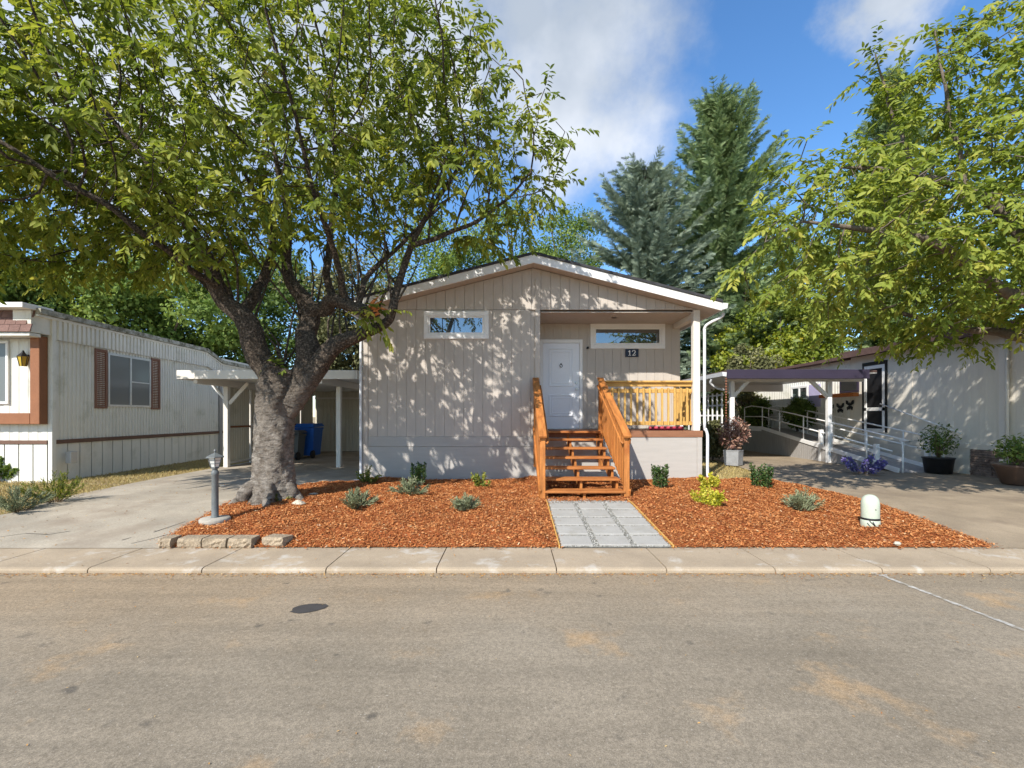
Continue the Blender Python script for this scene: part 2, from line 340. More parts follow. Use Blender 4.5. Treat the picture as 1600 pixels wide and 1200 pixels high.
def bark(name, lo, hi, zsplit, lent=True):
    m, nt, bs = newmat(name)
    geo = nd(nt, 'ShaderNodeNewGeometry'); sp = nd(nt, 'ShaderNodeSeparateXYZ'); nt.links.new(geo.outputs['Position'], sp.inputs[0])
    mp = nd(nt, 'ShaderNodeMapping'); mp.inputs['Scale'].default_value = (5, 5, 13); nt.links.new(geo.outputs['Position'], mp.inputs[0])
    nl = noise(nt, mp.outputs[0], 1.6, 6, .7); nb = noise(nt, geo.outputs['Position'], 9, 8, .7); ns = noise(nt, geo.outputs['Position'], 34, 5, .7)
    a = ramp(nt, nl.outputs['Fac'], ((.34, tuple(np.array(lo) * .5)), (.5, lo), (.72, tuple(np.array(lo) * 1.35))))
    a2 = ramp(nt, nb.outputs['Fac'], ((.35, (.55, .5, .45)), (.6, (1.1, 1.1, 1.1))))
    av = mixrgb(nt, 1, a.outputs[0], a2.outputs[0], 'MULTIPLY')
    b = ramp(nt, ns.outputs['Fac'], ((.36, tuple(np.array(hi) * .35)), (.53, hi), (.68, tuple(np.array(hi) * 3.4))))
    mr = nd(nt, 'ShaderNodeMapRange'); mr.inputs[1].default_value = zsplit - .55; mr.inputs[2].default_value = zsplit + .35
    ma = nd(nt, 'ShaderNodeMath', operation='MULTIPLY_ADD'); ma.inputs[1].default_value = .9; nt.links.new(nb.outputs['Fac'], ma.inputs[0]); nt.links.new(sp.outputs['Z'], ma.inputs[2])
    sb = nd(nt, 'ShaderNodeMath', operation='SUBTRACT'); sb.inputs[1].default_value = .45; nt.links.new(ma.outputs[0], sb.inputs[0])
    nt.links.new(sb.outputs[0], mr.inputs[0])
    out = mixrgb(nt, mr.outputs[0], av, b.outputs[0])
    nt.links.new(out, bs.inputs['Base Color']); bs.inputs['Roughness'].default_value = .85; bs.inputs['Specular IOR Level'].default_value = .25
    hm = nd(nt, 'ShaderNodeMath', operation='ADD'); nt.links.new(nl.outputs['Fac'], hm.inputs[0]); nt.links.new(ns.outputs['Fac'], hm.inputs[1])
    bp = nd(nt, 'ShaderNodeBump'); bp.inputs['Strength'].default_value = 1.0; bp.inputs['Distance'].default_value = .05
    nt.links.new(hm.outputs[0], bp.inputs['Height']); nt.links.new(bp.outputs[0], bs.inputs['Normal']); return m
M['bark'] = bark('bark', (.275, .245, .21), (.09, .07, .053), 1.75)
M['barkbg'] = mat('barkbg', (.10, .075, .055), .9, .3, 4, 40, .3, .6, bdist=.03)
M['barkr'] = mat('barkr', (.15, .12, .095), .9, .3, 4, 40, .3, .6, bdist=.02)
def glassmat(name, tint=(.015, .018, .02), refl=.22, gr=.015, ior=1.5):
    m, nt, bs = newmat(name); bs.inputs['Base Color'].default_value = (*tint, 1); bs.inputs['Roughness'].default_value = .4
    g = nd(nt, 'ShaderNodeBsdfGlossy'); g.inputs['Roughness'].default_value = gr; g.inputs['Color'].default_value = (.9, .95, 1, 1)
    lw = nd(nt, 'ShaderNodeFresnel'); lw.inputs['IOR'].default_value = ior
    ad = nd(nt, 'ShaderNodeMath', operation='ADD', use_clamp=True); ad.inputs[1].default_value = refl - .04; nt.links.new(lw.outputs[0], ad.inputs[0])
    mx = nd(nt, 'ShaderNodeMixShader'); nt.links.new(ad.outputs[0], mx.inputs[0]); nt.links.new(bs.outputs[0], mx.inputs[1]); nt.links.new(g.outputs[0], mx.inputs[2])
    nt.links.new(mx.outputs[0], nt.nodes['Material Output'].inputs[0]); return m
M['glass'] = glassmat('glass'); M['glassdim'] = glassmat('glassdim', (.13, .14, .14), .05, .12, 1.12)
M['screen'] = mat('screen', (.012, .012, .014), .7, .1, 3, 60, .1, 0)
def asphalt():
    m, nt, bs = newmat('asphalt'); geo = nd(nt, 'ShaderNodeNewGeometry'); pos = geo.outputs['Position']
    n1 = noise(nt, pos, .55, 6, .6); n2 = noise(nt, pos, 210, 3, .7); n3 = noise(nt, pos, 1.7, 6, .65); n4 = noise(nt, pos, 75, 2)
    base = ramp(nt, n1.outputs['Fac'], ((.3, (.20, .168, .124)), (.7, (.285, .24, .18))))
    # tan grit that gathers by the kerb: a stain with a shape of its own
    sp = nd(nt, 'ShaderNodeSeparateXYZ'); nt.links.new(pos, sp.inputs[0])
    sm = nd(nt, 'ShaderNodeMath', operation='MULTIPLY_ADD'); sm.inputs[1].default_value = 1.6; nt.links.new(n3.outputs['Fac'], sm.inputs[0]); nt.links.new(sp.outputs['Y'], sm.inputs[2])
    xm = nd(nt, 'ShaderNodeMath', operation='MULTIPLY_ADD'); xm.inputs[1].default_value = -.16; nt.links.new(sp.outputs['X'], xm.inputs[0]); nt.links.new(sm.outputs[0], xm.inputs[2])
    f = nd(nt, 'ShaderNodeMapRange'); f.inputs[1].default_value = 3.9; f.inputs[2].default_value = 5.5; f.inputs[4].default_value = .8; nt.links.new(xm.outputs[0], f.inputs[0])
    c = mixrgb(nt, f.outputs[0], base.outputs[0], (.30, .225, .145))
    r3 = ramp(nt, n3.outputs['Fac'], ((.58, (0, 0, 0)), (.74, (.85, .85, .85)))); c = mixrgb(nt, r3.outputs[0], c, (.37, .25, .135))
    n5 = noise(nt, pos, 4.5, 4, .55); r5 = ramp(nt, n5.outputs['Fac'], ((.655, (0, 0, 0)), (.74, (.8, .8, .8)))); c = mixrgb(nt, r5.outputs[0], c, (.10, .088, .072))
    mp = nd(nt, 'ShaderNodeMapping'); mp.inputs['Scale'].default_value = (.35, 4.5, 1); nt.links.new(pos, mp.inputs[0])
    n6 = noise(nt, mp.outputs[0], 1.3, 7, .7); r6 = ramp(nt, n6.outputs['Fac'], ((.3, (.86, .86, .86)), (.7, (1.14, 1.13, 1.12)))); c = mixrgb(nt, 1, c, r6.outputs[0], 'MULTIPLY')
    n7 = noise(nt, mp.outputs[0], 2.7, 8, .75); r7 = ramp(nt, n7.outputs['Fac'], ((.68, (0, 0, 0)), (.74, (.55, .55, .55)))); c = mixrgb(nt, r7.outputs[0], c, (.42, .39, .34))
    n8 = noise(nt, pos, 48, 3, .8); r8 = ramp(nt, n8.outputs['Fac'], ((.3, (.72, .72, .72)), (.7, (1.28, 1.28, 1.28)))); c = mixrgb(nt, 1, c, r8.outputs[0], 'MULTIPLY')
    r2 = ramp(nt, n2.outputs['Fac'], ((.3, (.6, .6, .6)), (.7, (1.4, 1.4, 1.4)))); c = mixrgb(nt, 1, c, r2.outputs[0], 'MULTIPLY')
    r4 = ramp(nt, n4.outputs['Fac'], ((.68, (0, 0, 0)), (.74, (.85, .85, .85)))); c = mixrgb(nt, r4.outputs[0], c, (.46, .42, .36))
    nt.links.new(c, bs.inputs['Base Color']); bs.inputs['Roughness'].default_value = .92; bs.inputs['Specular IOR Level'].default_value = .2
    b = nd(nt, 'ShaderNodeBump'); b.inputs['Strength'].default_value = .5; b.inputs['Distance'].default_value = .004; nt.links.new(n2.outputs['Fac'], b.inputs['Height']); nt.links.new(b.outputs[0], bs.inputs['Normal'])
    return m
M['asphalt'] = asphalt()
# ------------------------------------------------------------------ ground, road, pavement
def gz(Y): return -.15 if Y <= 5.2 else (0.0 if Y >= 7.0 else -.15 + .15 * (Y - 5.2) / 1.8)
gzv = lambda Y: np.interp(Y, (5.2, 7.0), (-.15, 0))
def sheet(name, rows, mat_, dz, kind='structure', nx=2, bumpy=0):
    """rows: (Y, x0, x1); a sheet that follows the ground"""
    V = []; F = []
    for (Y, x0, x1) in rows:
        for i in range(nx): V.append((x0 + (x1 - x0) * i / (nx - 1), Y, gz(Y) + dz))
    for j in range(len(rows) - 1):
        for i in range(nx - 1): F.append((j * nx + i, j * nx + i + 1, (j + 1) * nx + i + 1, (j + 1) * nx + i))
    o = MB().add(V, F).build(name, mat_, None); return setp(o, kind=kind)
V = []; F = []
ys = [-300, 4.6, 4.95, 5.25, 6, 7, 9, 14, 30, 90, 600]; zs = [-.45, -.45, -.3, -.2, -.13, -.035, -.035, -.035, -.035, -.035, -.035]
for y, z in zip(ys, zs): V += [(-400, y, z), (400, y, z)]
F = [(2 * i, 2 * i + 1, 2 * i + 3, 2 * i + 2) for i in range(len(ys) - 1)]
setp(MB().add(V, F).build('ground', M['earth']), kind='structure')
setp(MB().box(-120, 120, -9, 4.54, -.34, -.198).build('road', M['asphalt']), kind='structure')
walk = setp(MB().box(-120, 120, 4.56, 5.17, -.36, -.185).build('pavement', M['walk']), kind='structure')
xs = [-.755 - .0, .445, 1.545, 2.63, 3.70, 4.78, 5.86, 6.95, 8.05]
left = [-1.86, -3.10, -4.24, -5.35, -6.45, -7.55]
joints = sorted(left + xs)
me_cache = {}
for i in range(len(joints) - 1):
    x0, x1 = joints[i] + .006, joints[i + 1] - .006
    o = MB()
    # slab with a rounded kerb nose
    prof = [(4.545, -.30), (4.545, -.175), (4.555, -.158), (4.585, -.150), (5.255, -.148), (5.255, -.30)]
    o.prism(prof, 'x', x0, x1).build('pavement_slab', M['walk'], walk)
# scuffed paint and a cut line across the asphalt
V = []; n = 26
a = P(1345, 897, 1); pa = np.array((711 * 1.595 / 247 * (1362 - 800) / 711, 711 * 1.595 / 247)); pb = np.array(((1610 - 800) / 711 * 711 * 1.595 / 345, 711 * 1.595 / 345))
for i in range(n):
    t = i / (n - 1); c = pa + (pb - pa) * t; w = .016 + .012 * R.random() if i > 2 else .06
    d = (pb - pa) / np.linalg.norm(pb - pa); nn = np.array((-d[1], d[0])); c = c + nn * R.uniform(-.008, .008)
    V += [(*(c - nn * w), -.194), (*(c + nn * w), -.194)]
setp(MB().add(V, [(2 * i, 2 * i + 1, 2 * i + 3, 2 * i + 2) for i in range(n - 1)]).build('road_line', M['paint']), kind='structure')
c = P(483, 956, 711 * 1.595 / 306); V = [(c[0], c[1], -.1935)]; n = 40
for i in range(n):
    a = 2 * math.pi * i / n; r = 1 + .06 * math.sin(3 * a + 1) + R.uniform(-.035, .035) + (.14 if i == 23 else 0)
    x, y = .135 * r * math.cos(a), .088 * r * math.sin(a); V.append((c[0] + x * .97 - y * .1, c[1] + x * .22 + y, -.1935))
setp(MB().add(V, [(0, 1 + i, 1 + (i + 1) % n) for i in range(n)]).build('asphalt_patch', M['patch']), kind='structure')
# driveways
rowsL = [(5.215, -8.6, -3.9), (5.6, -8.2, -4.0), (6.1, -7.6, -4.2), (6.6, -7.2, -4.3), (7.0, -7.3, -4.3), (8.0, -7.6, -4.0), (9.0, -7.7, -3.5), (9.6, -7.75, -3.18), (11, -7.8, -3.18), (18.2, -7.9, -3.18)]
sheet('driveway', rowsL, M['drive'], .006)
rowsR = [(5.215, 5.3, 12), (6, 5.45, 12), (7, 5.45, 12), (8.7, 5.45, 12), (9.5, 5.4, 12), (10.3, 5.6, 12), (11, 5.9, 12), (13, 6.2, 12), (19, 6.4, 12)]
sheet('driveway', rowsR, M['rdrive'], .006)
# cracks in the left driveway: thin dark grooves
def crack(pts, w=.006):
    V = []
    for i, p in enumerate(pts):
        q = np.array(pts[min(i + 1, len(pts) - 1)]) - np.array(pts[max(i - 1, 0)]); q = q / np.linalg.norm(q); nn = np.array((-q[1], q[0])) * w * R.uniform(.5, 1.2)
        V += [(p[0] - nn[0], p[1] - nn[1], gz(p[1]) + .010), (p[0] + nn[0], p[1] + nn[1], gz(p[1]) + .010)]
    return V, [(2 * i, 2 * i + 1, 2 * i + 3, 2 * i + 2) for i in range(len(pts) - 1)]
def gpx(px, py, z=0): Y = FOC * (CZ - z) / (py - HZ); return ((px - 800) / FOC * Y, Y)
m = MB()
for a in ([(0, 842), (40, 836), (75, 838), (110, 832)], [(190, 848), (205, 843)], [(205, 852), (235, 846), (262, 838)], [(240, 834), (290, 815)]):
    m.add(*crack([gpx(x, y, gz(711 * 1.45 / (y - 650))) for x, y in a]))
setp(m.build('driveway_crack', M['patch']), kind='structure')

# ------------------------------------------------------------------ mulch beds, path
def inside(px, py, poly):
    r = np.zeros(len(px), bool); n = len(poly)
    for i in range(n):
        x0, y0 = poly[i]; x1, y1 = poly[(i + 1) % n]
        c = ((y0 > py) != (y1 > py)) & (px < (x1 - x0) * (py - y0) / (y1 - y0 + 1e-12) + x0); r ^= c
    return r
def edge_dist(px, py, poly):
    d = np.full(len(px), 9.)
    for i in range(len(poly)):
        a = np.array(poly[i]); b = np.array(poly[(i + 1) % len(poly)]); ab = b - a
        t = np.clip(((px - a[0]) * ab[0] + (py - a[1]) * ab[1]) / (ab @ ab), 0, 1)
        d = np.minimum(d, np.hypot(px - a[0] - t * ab[0], py - a[1] - t * ab[1]))
    return d
bedL = [(-3.95, 5.24), (-4.2, 5.45), (-4.3, 6.1), (-4.42, 6.9), (-4.5, 7.6), (-4.3, 8.5), (-3.9, 9.05), (-3.2, 9.3), (-3.14, 9.66), (1.17, 9.66), (1.17, 7.2), (.55, 7.2), (.55, 5.24)]
bedR = [(1.17, 9.66), (4.05, 9.66), (4.4, 9.58), (5.3, 9.62), (5.55, 9.2), (5.66, 8.5), (5.66, 6.5), (5.58, 5.24), (1.85, 5.24), (1.85, 7.2), (1.17, 7.2)]
def hump(x, y):
    return .035 * np.sin(1.7 * x + .6) * np.sin(1.3 * y + 2) + .02 * np.sin(4.1 * x + 1.3 * y) + .012 * np.sin(9 * x - 7 * y) + .008 * np.sin(17 * x + 13 * y)
beds = []
for poly in (bedL, bedR):
    xs_ = np.array([p[0] for p in poly]); ys_ = np.array([p[1] for p in poly])
    g = .09; gx = np.arange(xs_.min(), xs_.max() + g, g); gy = np.arange(ys_.min(), ys_.max() + g, g)
    X, Y = np.meshgrid(gx, gy); x = X.ravel(); y = Y.ravel()
    ins = inside(x, y, poly); d = edge_dist(x, y, poly)
    z = gzv(y) + .012 + np.minimum(d, .35) / .35 * (.055 + hump(x, y)); z[~ins] = gzv(y[~ins]) - .03
    nx = len(gx); V = np.stack((x, y, z), 1); F = []
    I = ins.reshape(X.shape)
    for j in range(len(gy) - 1):
        for i in range(nx - 1):
            if I[j, i] or I[j, i + 1] or I[j + 1, i] or I[j + 1, i + 1]: F.append((j * nx + i, j * nx + i + 1, (j + 1) * nx + i + 1, (j + 1) * nx + i))
    # pull outside verts onto the outline
    me = fmesh('mulch_bed', V, F, smooth=True); me.materials.append(M['mulch'])
    o = link('mulch_bed', me); setp(o, kind='structure'); beds.append(o)
def rot_from(a, n):
    """rotation matrices with x axis a and z axis near n (arrays)"""
    a = a / (np.linalg.norm(a, axis=1)[:, None] + 1e-9); y = np.cross(n, a); y /= np.linalg.norm(y, axis=1)[:, None] + 1e-9
    return np.stack((a, y, np.cross(a, y)), -1)
def scatter(tv, tf, pos, Rm, sc, rnd):
    tv = np.asarray(tv, float); tf = np.asarray(tf); N = len(pos); k = len(tv)
    sc = np.asarray(sc, float); sc = sc[:, None, None] if sc.ndim == 1 else sc[:, None, :]
    V = np.einsum('nij,nkj->nki', Rm, tv[None] * sc) + pos[:, None, :]
    F = (np.arange(N)[:, None, None] * k + tf[None]).reshape(-1, tf.shape[1])
    return V.reshape(-1, 3), F, np.repeat(rnd, len(tf))
def randdir(n, zs=1.0):
    v = rng.normal(size=(n, 3)); v[:, 2] *= zs; return v / np.linalg.norm(v, axis=1)[:, None]
CHIP_V = [(-.5, -.5, 0), (.5, -.35, .06), (.55, .4, 0), (-.4, .5, .08)]; CHIP_F = [(0, 1, 2, 3)]
for bi, poly in enumerate((bedL, bedR)):
    N = 150000; xs_ = np.array([p[0] for p in poly]); ys_ = np.array([p[1] for p in poly])
    x = rng.uniform(xs_.min() - .14, xs_.max() + .14, N); y = rng.uniform(ys_.min() - .14, ys_.max(), N)
    d = edge_dist(x, y, poly); ins = inside(x, y, poly); k = ins | ((d < .14) & (rng.random(N) < .6 * np.exp(-d / .03)) & (y < 9.5)); x, y, d, ins = x[k], y[k], d[k], ins[k]
    z = gzv(y) + np.where(ins, .012 + np.minimum(d, .35) / .35 * (.055 + hump(x, y)), .008) + rng.uniform(.003, .02, len(x))
    pos = np.stack((x, y, z), 1); a = randdir(len(x), .3); nrm = randdir(len(x), 1) * .55 + np.array((0, 0, 1))
    L = .008 + .03 * rng.random(len(x)) ** 1.6; sc = np.stack((L, L * rng.uniform(.25, .55, len(x)), L), 1)
    V, F, r = scatter(CHIP_V, CHIP_F, pos, rot_from(a, nrm), sc, rng.random(len(x)) ** 1.1)
    me = fmesh('bark_chips', V, F, r); me.materials.append(M['chip']); o = link('bark_chips', me)
    setp(o, 'orange bark chips strewn over the ' + ('bed left of the paved path' if bi == 0 else 'bed right of the paved path'), 'bark mulch', kind='stuff')
# path: gravel base, loose gravel, pavers, wooden edging
def pz(Y): return float(gzv(Y)) + .01
path = setp(sheet('path', [(5.22, .56, 1.84), (6, .56, 1.84), (7, .56, 1.84), (7.42, .56, 1.84)], M['gravel'], .012), kind='structure')
pv = MB(); pv.box(-.183, .183, -.150, .150, -.03, .016, .006)
pme = bpy.data.meshes.new('paver'); pme.from_pydata(pv.v, [], pv.f); pme.materials.append(M['paver'])
for r_ in range(5):
    Y = 5.40 + r_ * .362
    for c_ in range(3):
        o = link('paver', pme, path, (.76 + c_ * .437 + R.uniform(-.005, .005), Y, pz(Y) + .006 + R.uniform(-.003, .003)))
        o.rotation_euler = (math.atan(.15 / 1.8) if Y < 6.95 else 0, 0, R.uniform(-.02, .02))
N = 12000; x = rng.uniform(.57, 1.83, N); y = rng.uniform(5.23, 7.42, N); k = np.ones(N, bool)
for r_ in range(5):
    for c_ in range(3): k &= ~((abs(x - .76 - c_ * .437) < .183) & (abs(y - 5.40 - r_ * .362) < .152))
x, y = x[k], y[k]; s = rng.uniform(.005, .013, len(x))
OCT_V = [(1, 0, 0), (-1, 0, 0), (0, 1, 0), (0, -1, 0), (0, 0, .7), (0, 0, -.7)]; OCT_F = [(0, 2, 4), (2, 1, 4), (1, 3, 4), (3, 0, 4), (2, 0, 5), (1, 2, 5), (3, 1, 5), (0, 3, 5)]
V, F, r = scatter(OCT_V, OCT_F, np.stack((x, y, gzv(y) + .02), 1), rot_from(randdir(len(x)), randdir(len(x))), s, rng.random(len(x)))
me = fmesh('gravel', V, F, r); me.materials.append(M['pebble']); setp(link('gravel', me), 'grey gravel between the pavers of the path', 'gravel', kind='stuff')
for x, lab in ((.545, 'left'), (1.855, 'right')):
    m = MB()
    for y0, y1 in ((5.22, 7.0), (7.0, 7.3)):
        m.bar((x, y0, gz(y0) + .015), (x, y1, gz(y1) + .015), .016, .045)
    m.build('path_edging', M['cedarh'], None, label='thin wooden edging board along the %s side of the paved path' % lab, cat='edging', group='path edging boards')

# ------------------------------------------------------------------ the home
YF, YB, XL, XR, XP = 9.67, 10.92, -3.16, 4.03, .585
PK, SL = .447, .254
def under(X): return 4.515 - SL * abs(X - PK)          # underside of the roof
home = thing('manufactured_home', (.44, YF, 0), 'beige single storey home with white gable trim, covered porch and number 12 sign', 'house')
m = MB(); m.box(XL + .03, XR - .03, YB + .03, 22, .0, 3.58); m.box(XL + .03, XP - .03, YF + .03, YB + .03, 0, 3.58)
m.prism([(XL + .03, 3.58), (XR - .03, 3.58), (XR - .03, under(XR) - .02), (PK, 4.49), (XL + .03, under(XL) - .02)], 'y', YF + .05, 22)
m.box(XP - .03, XR - .02, YF + .04, YB + .03, .02, .9)
m.build('wall', M['siding'], home)
# siding boards of the front wall, one by one
def board_mesh(w, h, d=.022):
    q = MB().box(-w / 2 + .002, w / 2 - .002, -d, 0, 0, h, .002); me = bpy.data.meshes.new('siding_board'); me.from_pydata(q.v, [], q.f); me.materials.append(M['siding']); return me
pitch = .2032
bm_ = board_mesh(pitch, 3.625 - .935); x = XL + .10 + pitch / 2
while x < XP - .10: link('siding_board', bm_, home, (x, YF + .03, .935)); x += pitch
bb = board_mesh(pitch, 3.60 - 1.07); x = XP + .1
while x < XR - .05: link('siding_board', bb, home, (x, YB + .03, 1.07)); x += pitch
x = XL + .05 + .07
while x < XR + .05:                                    # gable boards with raked tops
    x0, x1 = max(x + .003, XL + .01), min(x + pitch - .003, XR - .01)
    zb = 3.632
    poly = [(x0, zb), (x1, zb), (x1, max(under(x1), zb + .004)), (x0, max(under(x0), zb + .004))]
    if x0 < PK < x1: poly = [(x0, zb), (x1, zb), (x1, under(x1)), (PK, under(PK)), (x0, under(x0))]
    if x1 - x0 > .02 and under((x0 + x1) / 2) > zb + .01: MB().prism(poly, 'y', YF + .006, YF + .045).build('gable_board', M['siding'], home)
    x += pitch
B('corner_board', M['siding'], home, XL - .012, XL + .10, YF - .012, YF + .03, 0, 3.60, .004)
B('corner_board', M['siding'], home, XP - .095, XP + .012, YF - .012, YF + .03, .93, 4.28, .004)
# skirting: horizontal boards below the siding
B('skirting_board', M['skirt'], home, XL + .102, XP + .012, YF - .002, YF + .03, .722, .932, .004)
B('skirting_board', M['skirt'], home, XL + .102, XP + .012, YF - .008, YF + .03, -.05, .716, .004)
B('skirting_board', M['skirt'], home, XP + .014, XR - .10, YF - .006, YF + .03, -.05, .915, .004)
B('corner_board', M['skirt'], home, XR - .098, XR + .005, YF - .016, YF + .03, -.05, .915, .004)
# porch: deck, ceiling, post, beam
B('porch_deck', M['deckband'], home, XP + .014, XR + .02, YF - .02, YB, .92, 1.055, .005)
B('porch_ceiling', M['siding'], home, XP, XR - .02, YF + .05, YB + .05, 3.60, 3.628)
B('porch_beam', M['trim'], home, XR - .16, XR - .02, YF + .1, YB, 3.46, 3.598, .004)
B('porch_post', M['trim'], home, XR - .175, XR - .035, YF - .01, YF + .13, 1.056, 3.63, .006)
m = MB(); m.lathe([(.075, 0), (.075, -.012), (.06, -.02)], (2.3, 10.25, 3.60), 20); m.build('ceiling_light', M['white'], home)
# roof
for sgn, nm in ((-1, 'l'), (1, 'r')):
    xe = PK + sgn * 3.87; ze = under(xe)
    q = [(PK, 4.52 + .17), (xe, ze + .175), (xe, ze + .225), (PK, 4.52 + .222)]
    MB().prism(q, 'y', 9.315, 22.4).build('roof', M['shingle'], home)
    MB().prism([(PK, 4.52), (xe - sgn * .01, ze + .005), (xe - sgn * .01, ze + .172), (PK, 4.52 + .168)], 'y', 9.34, 9.375).build('fascia_board', M['white'], home)
    MB().prism([(PK, 4.53), (xe - sgn * .02, ze + .012), (xe - sgn * .02, ze + .03), (PK, 4.55)], 'y', 9.376, 22.3).build('soffit', M['siding'], home)
    MB().prism([(xe, ze + .02), (xe + sgn * .10, ze + .05), (xe + sgn * .115, ze + .15), (xe, ze + .16)], 'y', 9.33, 22.3).build('gutter', M['gutter'], home)
# downspouts
def spout(pts, r=.03): 
    p, rr = smoothpath(pts, [r] * len(pts), 4); return MB().tube(p, rr, 8).build('downspout', M['gutter'], home)
spout([(XL - .04, YF + .02, 3.1), (XL - .04, YF - .03, 2.9), (XL - .04, YF - .04, 2.4), (XL - .04, YF - .04, 1.0), (XL - .04, YF - .04, .12), (XL - .06, YF - .06, .03), (XL - .16, YF - .12, .0)])
spout([(PK + 3.95, YF - .2, 3.52), (PK + 3.93, YF - .18, 3.44), (XR + .12, YF - .08, 3.32), (XR + .045, YF - .04, 3.22), (XR + .045, YF - .04, 3.0), (XR + .045, YF - .04, 1.22), (XR + .06, YF - .05, 1.1), (XR + .095, YF - .06, .98), (XR + .10, YF - .06, .8), (XR + .10, YF - .06, .14), (XR + .13, YF - .08, .05), (XR + .24, YF - .14, .02)], .031)
# windows
def frame_rect(m, x0, x1, z0, z1, w, y0, y1, ch=.004):
    m.box(x0, x1, y0, y1, z1 - w, z1, ch); m.box(x0, x1, y0, y1, z0, z0 + w, ch)
    m.box(x0, x0 + w, y0, y1, z0 + w + .001, z1 - w - .001, ch); m.box(x1 - w, x1, y0, y1, z0 + w + .001, z1 - w - .001, ch)
for (x0, x1, z0, z1, y) in ((-1.872, -.495, 3.008, 3.588, YF), (1.879, 3.668, 2.983, 3.582, YB)):
    m = MB(); frame_rect(m, x0, x1, z0, z1, .098, y - .028, y + .012); w = m.build('window', M['white'], home)
    m = MB(); frame_rect(m, x0 + .1, x1 - .1, z0 + .1, z1 - .1, .035, y - .018, y + .014, .003); m.build('frame', M['white'], w)
    B('pane', M['glass'], w, x0 + .13, x1 - .13, y - .004, y + .004, z0 + .13, z1 - .13)
# front door
y = YB
m = MB(); m.box(.673, .738, y - .03, y + .02, 1.06, 3.204, .004); m.box(1.615, 1.69, y - .03, y + .02, 1.06, 3.204, .004); m.box(.739, 1.614, y - .03, y + .02, 3.118, 3.204, .004)
door = B('door', M['door'], home, .742, 1.611, y - .006, y + .02, 1.085, 3.115, .003)
m.build('door_frame', M['white'], door)
def panel(x0, x1, z0, z1):
    m = MB(); frame_rect(m, x0, x1, z0, z1, .03, y - .026, y - .005, .010); frame_rect(m, x0 + .07, x1 - .07, z0 + .07, z1 - .07, .02, y - .018, y - .005, .007); m.build('panel', M['door'], door)
panel(.885, 1.47, 2.08, 2.985); panel(.885, 1.47, 1.36, 1.88)
m = MB(); m.tube([(1.545, y - .01, 2.02), (1.545, y - .075, 2.02)], [.022, .03], 12); m.build('door_knob', M['brass'], door)
m = MB(); m.tube([(1.545, y - .006, 2.16), (1.545, y - .035, 2.16)], [.03, .026], 12); m.build('deadbolt', M['brass'], door)
m = MB(); t = np.linspace(-.2, math.pi + .2, 12); m.tube([(1.175 + .032 * math.cos(a), y - .035, 2.585 - .05 * math.sin(a)) for a in t], .007, 6); m.tube([(1.175, y - .006, 2.63), (1.175, y - .04, 2.60)], [.012, .018], 8); m.build('door_knocker', M['dark'], door)
B('threshold', M['aluminium'], door, .742, 1.611, y - .05, y - .007, 1.057, 1.083, .003)
m = MB(); m.tube([(1.81, y + .01, 3.0), (1.81, y - .06, 3.0)], [.025, .03], 10); m.build('doorbell_camera', M['dark'], home)
# number sign
sgn_ = B('number_sign', M['navy'], home, 2.715, 3.03, y - .03, y - .006, 2.785, 2.972, .003)
m = MB(); yy = y - .034; zc = 2.815; hh = .125
m.box(2.805, 2.828, yy, yy + .003, zc, zc + hh); m.box(2.785, 2.848, yy, yy + .003, zc, zc + .012)
m.add([(2.805, yy, zc + hh), (2.805, yy, zc + hh - .025), (2.782, yy, zc + hh - .04), (2.782, yy, zc + hh - .027)], [(0, 1, 2, 3)])
pts = [(-.036, .088), (-.034, .106), (-.02, .122), (0, .127), (.022, .12), (.034, .1), (.03, .078), (.012, .052), (-.012, .03), (-.034, .01)]
wd = [.013, .012, .009, .008, .01, .013, .014, .011, .008, .006]; V = []
for i, p in enumerate(pts):
    q = np.array(pts[min(i + 1, 9)]) - np.array(pts[max(i - 1, 0)]); q = q / np.linalg.norm(q); nn = np.array((-q[1], q[0])) * wd[i] * .8
    V += [(2.915 + p[0] - nn[0], yy, zc + p[1] - nn[1]), (2.915 + p[0] + nn[0], yy, zc + p[1] + nn[1])]
m.add(V, [(2 * i, 2 * i + 1, 2 * i + 3, 2 * i + 2) for i in range(9)])
m.box(2.878, 2.955, yy, yy + .003, zc, zc + .016); m.box(2.946, 2.956, yy, yy + .003, zc, zc + .036)
m.build('numeral', M['white'], sgn_)
# porch railing
rail = MB().box(1.99, 3.84, YF + .02, YF + .16, 2.085, 2.125, .005).build('porch_railing', M['cedarh'], home)
MB().box(1.99, 3.845, YF + .07, YF + .11, 2.0, 2.083, .004).build('rail', M['cedarh'], rail)
MB().box(1.96, 3.845, YF + .06, YF + .10, 1.865, 1.95, .004).build('rail', M['cedarh'], rail)
MB().box(1.96, 3.845, YF + .06, YF + .10, 1.175, 1.255, .004).build('rail', M['cedarh'], rail)
bal = MB().box(-.02, .02, -.02, .02, 0, .80, .003); bme = bpy.data.meshes.new('baluster'); bme.from_pydata(bal.v, [], bal.f); bme.materials.append(M['cedar'])
x = 2.01
while x < 3.84: link('baluster', bme, rail, (x, YF + .038, 1.17)); x += .1325
B('rail', M['cedarh'], rail, 3.86, 3.98, YF + .14, YB - .01, 2.085, 2.125, .004); B('rail', M['cedarh'], rail, 3.9, 3.94, YF + .14, YB - .01, 1.865, 1.95, .004); B('rail', M['cedarh'], rail, 3.9, 3.94, YF + .14, YB - .01, 1.175, 1.255, .004)
y = YF + .22
while y < YB - .03: link('baluster', bme, rail, (3.88, y, 1.17)); y += .1325
B('railing_post', M['trim'], rail, 1.87, 1.985, YF + .02, YF + .13, 1.056, 2.17, .005)
